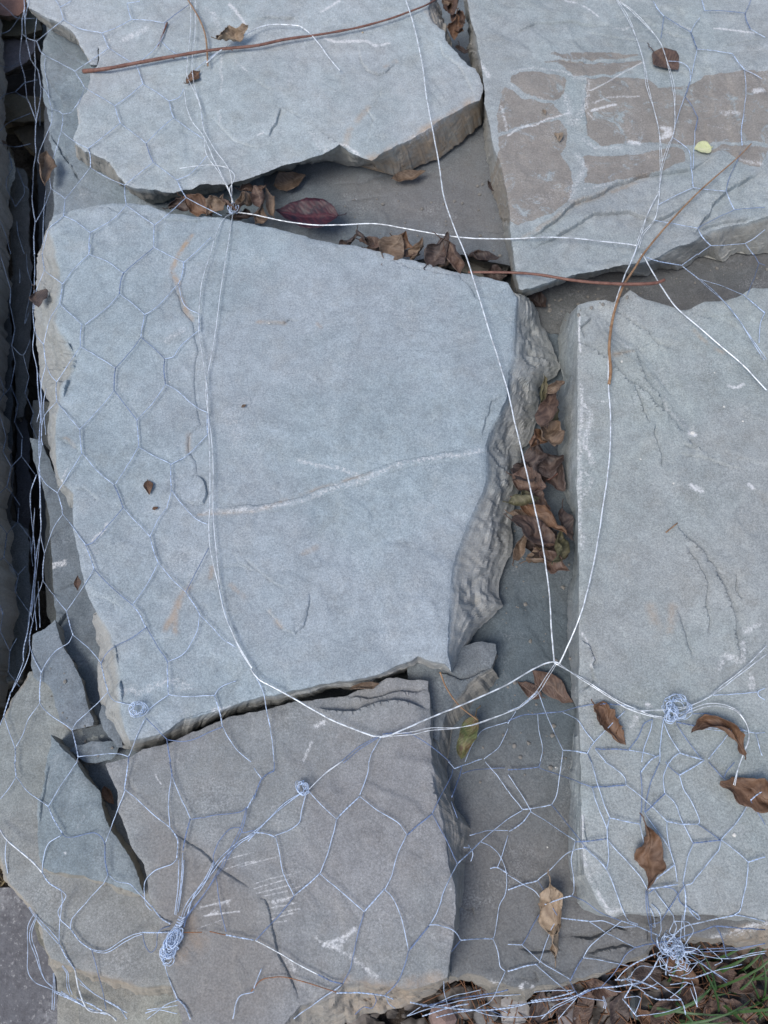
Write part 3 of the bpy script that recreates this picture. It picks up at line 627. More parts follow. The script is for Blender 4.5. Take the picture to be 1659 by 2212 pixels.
slab('speckled brown-grey slab with white scratches, front middle below the largest slab',
  [(228,1652),(255,1646),(281,1638),(304,1623),(340,1610),(400,1588),(450,1570),(500,1550),(548,1536),(598,1524),(648,1512),(734,1506),(760,1496),(790,1486),(815,1476),(836,1464),(866,1463),(906,1467),(926,1468),
   (927,1480,932,1475),(929,1527,940,1540),(931,1600,952,1640),(933,1645,970,1690),(936,1680,976,1728),(945,1732,1012,1791),(956,1770,1013,1811),(965,1811,1008,1857),(971,1870,1000,1900),(985,1917,992,1943),
   (984,1980,986,2000),(975,2050,978,2056),(966,2113,968,2118),(958,2119,959,2123),(906,2133,945,2138),(880,2138,909,2158),(846,2140,863,2176),(812,2131,846,2178),(780,2122,780,2195),(744,2129,760,2215),(730,2142,740,2230),
   (681,2166,700,2240),(651,2172,660,2250),(625,2195,635,2270),(600,2225,600,2280),(560,2290),(400,2290),(390,2195),(374,2158),(367,2125),(357,2086),(344,2026),(341,1977),(321,1934),(314,1890),(307,1871),(288,1841),(274,1801),(264,1771),(251,1742),(245,1695)],
  -0.010, -0.058, (0.263, 0.254, 0.247), seed=9, rind=.8, group=GR,
  white=[(tl(10,(1450,650),(1540,620),(1659,590)),2.4,.66),(tl(10,(1470,700),(1600,660),(1659,650)),2.4,.66),(tl(11,(-100,690),(0,660),(150,620)),2.0,.66),(tl(11,(0,800),(100,765),(240,735)),2.4,.66),(tl(11,(0,830),(120,795),(230,765)),2.4,.66),
         (tl(11,(20,860),(150,830),(250,800)),2.4,.66),(tl(11,(60,880),(200,850),(290,820)),2.4,.66),(tl(11,(90,920),(200,900),(280,870)),2.8,.66),(tl(11,(90,960),(180,945),(280,920)),2.8,.66),(tl(11,(100,1000),(190,985),(290,960)),2.8,.66),
         (tl(11,(110,1030),(180,1010),(260,990)),2.4,.66),(tl(11,(130,1055),(220,1040)),2.4,.66),(tl(11,(130,930),(230,890)),9,.5),(tl(10,(1320,950),(1500,905)),3.1,.8),(tl(10,(1330,1010),(1560,980)),3.1,.8),(tl(10,(1290,1090),(1440,1040)),2.4,.66),
         (tl(10,(1380,980),(1480,940)),6,.6),(tl(11,(460,1190),(520,1170),(600,1140),(660,1090)),6,.8),(tl(11,(500,1210),(560,1200),(590,1150)),7,.7),(tl(11,(560,1230),(640,1280),(720,1340),(810,1410)),7,.6),
         (tl(11,(200,1310),(250,1360)),12,.5),(tl(11,(130,290),(180,340),(160,420)),16,.4),(tl(11,(800,950),(840,1110)),4,.5),(tl(11,(400,1120),(440,1180)),8,.5),(tl(8,(320,1650),(380,1520)),5,.7),
         (tl(8,(400,1420),(460,1400)),8,.7),(tl(10,(1020,95),(1050,140)),3.1,.8),(tl(11,(1280,800),(1330,900),(1300,1050)),14,.45),(tl(11,(250,250),(300,330)),14,.35),(tl(11,(1140,1100),(1180,1150)),8,.4),
         (tl(10,(1400,150),(1560,220)),22,.2),(tl(11,(900,900),(1000,1000)),22,.15)],
  rust=[(tl(11,(600,1450),(860,1490),(1200,1420)),14,.4),(tl(10,(1230,1050),(1300,1180),(1200,1280)),18,.3)],
  soft=[(tl(10,(960,300),(1230,500),(1390,650),(1500,740),(1700,860),(1760,1060),(1790,1160),(1820,1260),(1900,1450),(1700,1750),(1120,1750),(1080,1330),(960,860)),22,.55)],
  steps=[(tl(8,(400,1310),(520,1320),(650,1335),(740,1300),(820,1270),(900,1250),(980,1260),(1060,1295),(1145,1325)), -3.4, 20),
         (tl(8,(600,1220),(760,1240),(900,1190),(1140,1180)), -2.0, 10),
         (tl(10,(1110,430),(1200,500),(1290,560),(1390,650),(1500,740),(1659,850)), -.8, 10),(tl(11,(0,870),(70,900),(90,960),(105,1060),(130,1150),(160,1250),(230,1400),(300,1580)), -1.0, 12),
         (tl(11,(1160,60),(1190,180),(1250,300),(1270,450)), -1.2, 6),(tl(10,(830,60),(850,150),(880,220)), .9, 5),(tl(11,(920,1030),(1000,980)), .5, 5),(tl(11,(600,1450),(700,1440),(860,1490),(1080,1470)), .8, 7),
         (tl(11,(400,1560),(600,1450),(700,1440)), .6, 6)])

slab('small rounded slab tucked beneath the right corner of the largest slab',
  [(880,1440),(960,1400),(1000,1392),(1025,1386),(1045,1385),(1060,1388),(1071,1391),(1074,1408,1076,1412),(1064,1430,1068,1445),(1058,1440,1079,1459),(1030,1455,1062,1485),(1008,1478,1030,1510),(985,1510,1000,1545),
   (965,1545,978,1580),(950,1580,968,1620),(945,1640,965,1680),(920,1700),(880,1650)],
  -0.030, -0.056, (0.167, 0.174, 0.178), seed=10, group=GR, und=.003,
  steps=[(tl(8,(1180,1070),(1350,1120),(1480,1090),(1560,1040)), -1.6, 9),(tl(8,(1160,1310),(1250,1340),(1330,1380)), .9, 5),(tl(8,(1145,1480),(1230,1560),(1240,1659)), 1.5, 8)])

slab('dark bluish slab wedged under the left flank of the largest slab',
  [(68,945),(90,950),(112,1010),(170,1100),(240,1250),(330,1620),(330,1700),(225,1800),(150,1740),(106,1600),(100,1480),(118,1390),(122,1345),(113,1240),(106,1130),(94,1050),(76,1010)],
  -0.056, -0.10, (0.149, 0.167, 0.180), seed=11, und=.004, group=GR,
  white=[(tl(7,(340,380),(420,360)),12,.7)],
  steps=[(tl(7,(370,800),(420,930),(510,1060)), 2.5, 10),(tl(7,(440,690),(380,800)), -2.5, 10),(tl(7,(620,400),(520,480),(400,540)), 1.0, 8),(tl(7,(700,1200),(760,1400),(800,1500)), 2, 8)])

slab('narrow beige slab edge deep at the left side of the stack',
  [(66,860),(74,980),(96,1040),(100,1130),(94,1230),(104,1330),(130,1390),(200,1420),(300,1300),(300,900)],
  -0.105, -0.15, (0.214, 0.213, 0.190), seed=12, group=GR, sp=.003)

slab('lower left slab with straight slanting front edge, beneath the small loose plates',
  [(63,1450),(50,1477),(26,1510),(0,1560),(-40,1640),(-45,1760),(-20,1820),(0,1850,0,1856),(20,1894,20,1898),(53,1943,53,1948),(76,1975,77,1980),(90,2010,89,2013),(108,2074,108,2078),(130,2082,130,2092),(159,2088,159,2096),(198,2105,198,2120),
   (231,2115,233,2132),(250,2117,262,2142),(294,2130,300,2150),(330,2133,345,2147),(367,2133,380,2143),(420,2130),(450,1900),(400,1600),(250,1560),(150,1440)],
  -0.054, -0.088, (0.263, 0.261, 0.247), seed=13, rind=1.0, group=GR,
  white=[(tl(10,(560,1390),(900,1480),(1100,1480)),3.5,.6),(tl(10,(60,330),(80,370)),4,.5),(tl(10,(900,1420),(980,1430)),8,.35)],
  rust=[(tl(10,(540,1400),(700,1420),(880,1480)),6,.5),(tl(7,(200,1060),(100,1210),(0,1380)),6,.4)],
  brown=[], steps=[(tl(10,(200,900),(260,1000)), .6, 8),(tl(10,(820,1170),(850,1200)), .6, 5)])

slab('small bluish loose plate with pointed top, left of the largest slab',
  [(66,1372),(90,1358),(116,1340),(124,1378),(139,1405),(155,1425),(165,1444),(170,1458),(175,1464),(182,1492),(188,1520),(196,1540),(202,1560),(200,1568),(192,1570),(155,1577,156,1580),(140,1566,140,1569),(129,1560),(118,1525),(112,1501),(104,1484),(93,1471),(69,1461),(63,1440),(63,1411)],
  -0.036, -0.056, (0.199, 0.219, 0.235), seed=14, group=GR, und=.002, sp=.0017,
  white=[(tl(7,(400,1240),(480,1200)),5,.3)])

slab('wedge-shaped bluish plate beside the dark crack, left of the scratched slab',
  [(108,1584),(113,1590),(120,1600),(133,1615),(145,1630),(158,1642),(165,1655),(185,1682),(198,1698),(212,1712),(218,1738),(230,1765),(238,1785),(254,1812),(271,1841),(282,1863),(291,1884),(302,1915),(308,1936,308,1940),
   (288,1930,288,1936),(262,1925,262,1932),(238,1911,238,1920),(215,1905,215,1916),(192,1898,192,1908),(165,1890,165,1901),(132,1884,132,1894),(110,1878,112,1889),(93,1876,94,1884),(81,1860),(79,1800),(79,1762),(84,1730),(95,1712),(99,1680),(99,1646),(106,1610)],
  -0.030, -0.054, (0.229, 0.249, 0.257), seed=15, group=GR, und=.0025, sp=.0017, rind=1.0,
  white=[(tl(10,(640,210),(560,330),(500,430)),5,.4),(tl(10,(420,590),(430,600)),4,.8)],
  steps=[(tl(10,(320,0),(280,240),(250,420)), -.8, 7)])

slab('thin splintered plate just left of the lowest corner of the largest slab',
  [(145,1622),(160,1612),(185,1606),(215,1602),(245,1604),(258,1614),(255,1630),(235,1642),(205,1650,206,1653),(185,1648,186,1652),(170,1640,170,1645)],
  -0.040, -0.054, (0.185, 0.208, 0.222), seed=16, group=GR, sp=.0016, und=.002)
slab('upright dark sliver of stone against the left flank of the largest slab',
  [(214,1545),(222,1520),(236,1535),(246,1560),(262,1590),(266,1612),(255,1614),(246,1600),(232,1590),(220,1572)],
  -0.034, -0.052, (0.176, 0.193, 0.206), seed=17, group=GR, sp=.0016, und=.002)

slab('square-cornered tan block under the lower left slab, at the front corner',
  [(112,2090),(117,2115),(120,2160),(124,2230),(128,2330),(420,2340),(420,2150),(380,2120),(300,2080),(200,2050),(130,2060)],
  -0.094, -0.15, (0.292, 0.279, 0.242), seed=18, group=GR, sp=.0024, rind=1.0,
  steps=[([(172,2080),(164,2130),(166,2180),(170,2300)], 3.0, 14)])
slab('dark mossy stone at the left front corner, low in the stack',
  [(70,1940),(76,2000),(84,2030),(100,2062),(112,2085),(130,2100),(200,2090),(200,1950)],
  -0.098, -0.14, (0.156, 0.147, 0.118), seed=19, group=GR, sp=.0024, und=.006)
slab('low tan stone at the bottom edge beneath the scratched slab',
  [(270,2190,262,2205),(300,2180,296,2196),(340,2172),(390,2165),(520,2200),(540,2300),(300,2320)],
  -0.10, -0.135, (0.322, 0.274, 0.206), seed=20, group=GR, sp=.0024, und=.005)
# lower courses of the stack
for k, (z0, zb, pts, lab) in enumerate([
  (-0.100, -0.150, [(104,-60),(110,500),(330,620),(1090,640),(1720,760),(1720,1700),(1000,1700),(1000,650),(330,640),(330,600),(96,560),(84,-60)], None)]): pass
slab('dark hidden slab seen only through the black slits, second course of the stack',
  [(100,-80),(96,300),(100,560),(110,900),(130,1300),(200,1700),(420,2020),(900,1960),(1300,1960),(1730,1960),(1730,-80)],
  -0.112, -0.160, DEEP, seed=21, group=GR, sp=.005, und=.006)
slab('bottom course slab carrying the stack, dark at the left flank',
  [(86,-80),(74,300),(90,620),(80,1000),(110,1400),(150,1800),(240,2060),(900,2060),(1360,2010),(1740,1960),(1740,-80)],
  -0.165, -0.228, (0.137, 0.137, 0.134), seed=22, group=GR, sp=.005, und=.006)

# the neighbouring stack on the left, mostly in deep shade
GN = 'stones of the neighbouring stack across the dark gap'
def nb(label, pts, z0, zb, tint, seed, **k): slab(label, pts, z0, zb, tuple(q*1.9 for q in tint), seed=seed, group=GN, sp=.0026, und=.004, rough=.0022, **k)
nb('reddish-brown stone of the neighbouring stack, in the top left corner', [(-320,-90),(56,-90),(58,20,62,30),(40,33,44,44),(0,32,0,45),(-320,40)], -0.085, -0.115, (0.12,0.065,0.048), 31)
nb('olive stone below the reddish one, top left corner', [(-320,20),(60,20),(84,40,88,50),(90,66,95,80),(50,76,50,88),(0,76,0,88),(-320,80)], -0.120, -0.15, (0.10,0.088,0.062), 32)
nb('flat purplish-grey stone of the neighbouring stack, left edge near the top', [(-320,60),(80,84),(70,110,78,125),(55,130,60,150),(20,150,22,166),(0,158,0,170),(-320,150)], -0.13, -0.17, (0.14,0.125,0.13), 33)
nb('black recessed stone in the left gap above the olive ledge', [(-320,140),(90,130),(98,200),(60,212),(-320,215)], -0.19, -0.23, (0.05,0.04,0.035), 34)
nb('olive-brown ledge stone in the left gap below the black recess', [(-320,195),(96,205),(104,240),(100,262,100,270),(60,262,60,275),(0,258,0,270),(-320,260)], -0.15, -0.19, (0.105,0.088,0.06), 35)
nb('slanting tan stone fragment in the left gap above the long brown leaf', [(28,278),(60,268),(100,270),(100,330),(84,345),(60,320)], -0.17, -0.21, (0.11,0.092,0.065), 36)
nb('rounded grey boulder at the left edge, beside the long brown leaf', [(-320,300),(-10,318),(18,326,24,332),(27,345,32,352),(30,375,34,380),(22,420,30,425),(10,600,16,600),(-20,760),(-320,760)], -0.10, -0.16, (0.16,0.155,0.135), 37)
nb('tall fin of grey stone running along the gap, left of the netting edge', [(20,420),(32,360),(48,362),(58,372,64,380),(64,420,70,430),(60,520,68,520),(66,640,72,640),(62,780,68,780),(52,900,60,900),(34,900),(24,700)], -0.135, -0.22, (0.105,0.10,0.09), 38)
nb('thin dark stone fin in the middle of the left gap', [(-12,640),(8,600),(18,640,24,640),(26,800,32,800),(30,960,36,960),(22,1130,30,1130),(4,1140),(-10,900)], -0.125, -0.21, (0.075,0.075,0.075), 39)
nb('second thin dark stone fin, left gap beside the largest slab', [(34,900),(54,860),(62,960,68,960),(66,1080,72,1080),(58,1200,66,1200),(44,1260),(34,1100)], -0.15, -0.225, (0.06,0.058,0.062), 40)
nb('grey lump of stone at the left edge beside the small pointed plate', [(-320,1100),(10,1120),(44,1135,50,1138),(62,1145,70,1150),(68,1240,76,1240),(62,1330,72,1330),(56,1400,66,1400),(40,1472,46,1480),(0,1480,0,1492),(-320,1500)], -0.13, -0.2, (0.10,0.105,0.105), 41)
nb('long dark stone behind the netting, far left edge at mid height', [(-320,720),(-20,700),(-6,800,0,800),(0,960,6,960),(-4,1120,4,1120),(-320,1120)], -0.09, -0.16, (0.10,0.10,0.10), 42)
nb('unseen grey slab added to the neighbouring stack, raised to shade the left gap', [(-700,-90),(-60,-90),(-45,300),(-60,800),(-55,1300),(-80,1520),(-700,1560)], -0.02, -0.10, (0.2,0.2,0.2), 43)  # out of view, added high to keep light out of the gap
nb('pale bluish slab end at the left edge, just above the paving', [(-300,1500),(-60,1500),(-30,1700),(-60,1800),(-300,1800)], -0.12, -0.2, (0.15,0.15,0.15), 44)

# ------------------------------------------------------------------ resting heights
bpy.context.view_layer.update()
DG = bpy.context.evaluated_depsgraph_get()
def hit_z(x, y, default=-.1):
    ok, loc, *_ = sc.ray_cast(DG, Vector(CAM), ray(x, y))
    return loc.z if ok else default
GNX, GNY, GS = 75, 98, 24.0
FZ = np.array([[hit_z(i*GS-60, j*GS-60) for i in range(GNX)] for j in range(GNY)])
FZ = np.maximum(FZ, -0.115)
def mx(a, r):
    o = a.copy()
    for dj in range(-r, r+1):
        for di in range(-r, r+1):
            if di*di+dj*dj <= r*r+1: o = np.maximum(o, np.roll(np.roll(a, dj, 0), di, 1))
    return o
def bl(a, n):
    for _ in range(n):
        p = np.pad(a, 1, 'edge'); a = (p[1:-1, 1:-1]*2+p[:-2, 1:-1]+p[2:, 1:-1]+p[1:-1, :-2]+p[1:-1, 2:])/6
    return a
WZ = bl(mx(FZ, 1), 3)
def field(A, x, y):
    u = np.clip((x+60)/GS, 0, GNX-1.01); v = np.clip((y+60)/GS, 0, GNY-1.01)
    i, j = int(u), int(v); f, g = u-i, v-j
    return (A[j, i]*(1-f)+A[j, i+1]*f)*(1-g)+(A[j+1, i]*(1-f)+A[j+1, i+1]*f)*g
def drape(x, y, lift=.0035): return max(field(WZ, x, y)+lift, field(FZ, x, y)+.0015)

# ------------------------------------------------------------------ wires
def catmull(p, step=.0016):
    p = np.asarray(p, float)
    if len(p) == 2:
        n = max(2, int(np.linalg.norm(p[1]-p[0])/step)); t = np.linspace(0, 1, n)[:, None]; return p[0]*(1-t)+p[1]*t
    q = np.vstack([2*p[0]-p[1], p, 2*p[-1]-p[-2]]); out = []
    for i in range(1, len(q)-2):
        a, b, c, d = q[i-1:i+3]; n = max(2, int(np.linalg.norm(c-b)/step))
        t = np.linspace(0, 1, n, endpoint=False)[:, None]
        out.append(.5*((2*b)+(c-a)*t+(2*a-5*b+4*c-d)*t*t+(3*b-a-3*c+d)*t**3))
    return np.vstack(out+[p[-1:]])
def frames(c):
    d = np.gradient(c, axis=0); d /= np.linalg.norm(d, axis=1)[:, None]+1e-12
    u = np.cross(d, [0, 0, 1.0]); ln = np.linalg.norm(u, axis=1)[:, None]
    u = np.where(ln < 1e-3, [1.0, 0, 0], u/(ln+1e-12)); return d, u, np.cross(u, d)
def tube(c, r, sides=6):
    d, u, w = frames(c); n = len(c)
    r = np.broadcast_to(np.asarray(r, float), (n,))
    a = np.arange(sides)*2*math.pi/sides
    V = c[:, None, :]+r[:, None, None]*(np.cos(a)[None, :, None]*u[:, None, :]+np.sin(a)[None, :, None]*w[:, None, :])
    i = np.arange(n-1)[:, None]*sides; k = np.arange(sides)[None]; k2 = (k+1) % sides
    F = np.stack([i+k, i+k2, i+sides+k2, i+sides+k], -1).reshape(-1, 4)
    V = np.vstack([V.reshape(-1, 3), c[:1], c[-1:]]); a0, a1 = n*sides, n*sides+1
    k = np.arange(sides); k2 = (k+1) % sides
    F = np.vstack([F, np.stack([np.full(sides, a0), k2, k, k], 1), np.stack([np.full(sides, a1), (n-1)*sides+k, (n-1)*sides+k2, (n-1)*sides+k2], 1)])
    return V, F
def quads_to_tris(F):
    F = np.asarray(F); T1 = F[:, :3]; T2 = F[:, [0, 2, 3]]; m = F[:, 2] != F[:, 3]
    return np.vstack([T1, T2[m]])
def join(parts):
    V, F, b = [], [], 0
    for v, f in parts: V.append(v); F.append(f+b); b += len(v)
    return np.vstack(V), np.vstack(F)
def wire_mesh(c, kind, r):
    """s single strand, t two strands twisted, b two strands running side by side"""
    if kind == 's': return tube(c, r)
    d, u, w = frames(c)
    s = np.r_[0, np.cumsum(np.linalg.norm(np.diff(c, axis=0), axis=1))]
    if kind == 't':
        ph = s*2*math.pi/.0068; am = r*1.02
        return join([tube(c+am*(np.cos(ph+q)[:, None]*u+np.sin(ph+q)[:, None]*w), r, 5) for q in (0, math.pi)])
    o1 = (r*1.3+.0007*np.sin(s*55))[:, None]; 
    return join([tube(c+o1*u, r, 5), tube(c-o1*u+w*r*.8, r, 5)])
def path(pts, lift=.0035, wob=.0005, z=None, seed=0, taut=False):
    q = []
    dense = catmull(np.array(pts, float), 7.0) if len(pts) > 2 else np.array([[pts[0][0]+(pts[1][0]-pts[0][0])*t, pts[0][1]+(pts[1][1]-pts[0][1])*t] for t in np.linspace(0, 1, 9)])
    if z is None:
        hz = np.array([max(hit_z(p[0], p[1]), -.115) for p in dense])+.0012
        zs = np.maximum(hz, [field(WZ, p[0], p[1])+lift for p in dense])
        for _ in range(4):
            e = np.r_[zs[0], zs, zs[-1]]; zs = np.maximum(hz, (e[:-2]+2*e[1:-1]+e[2:])/4)
        # the loops are pulled up tight to the node that hangs in the slit beside the right slab
        nd = np.hypot(dense[:, 0]-1200, dense[:, 1]-1433); zs = np.maximum(zs, -.003-(nd/95)**2*.02)
        e = np.r_[zs[0], zs, zs[-1]]; zs = np.maximum(np.maximum(zs, e[:-2]-.0005), e[2:]-.0005)
    if z is None and taut:
        s = np.r_[0, np.cumsum(np.hypot(*np.diff(dense, axis=0).T))]; hull = []
        for i in range(len(zs)):
            while len(hull) >= 2 and (zs[hull[-1]]-zs[hull[-2]])*(s[i]-s[hull[-2]]) <= (zs[i]-zs[hull[-2]])*(s[hull[-1]]-s[hull[-2]]): hull.pop()
            hull.append(i)
        zs = np.maximum(zs, np.interp(s, s[hull], zs[hull])-.001)
    for i, p in enumerate(dense):
        zz = zs[i] if z is None else (z if not callable(z) else z(p[0], p[1]))
        q.append(P(p[0], p[1], zz))
    q = np.array(q)
    q[:, :2] += wob*.6*np.stack([vn(q[:, 0]*160, q[:, 1]*160, seed, 5), vn(q[:, 0]*160, q[:, 1]*160, seed, 6)], 1)
    return catmull(q[::2] if len(q) > 5 and len(q) % 2 else q, .0013)

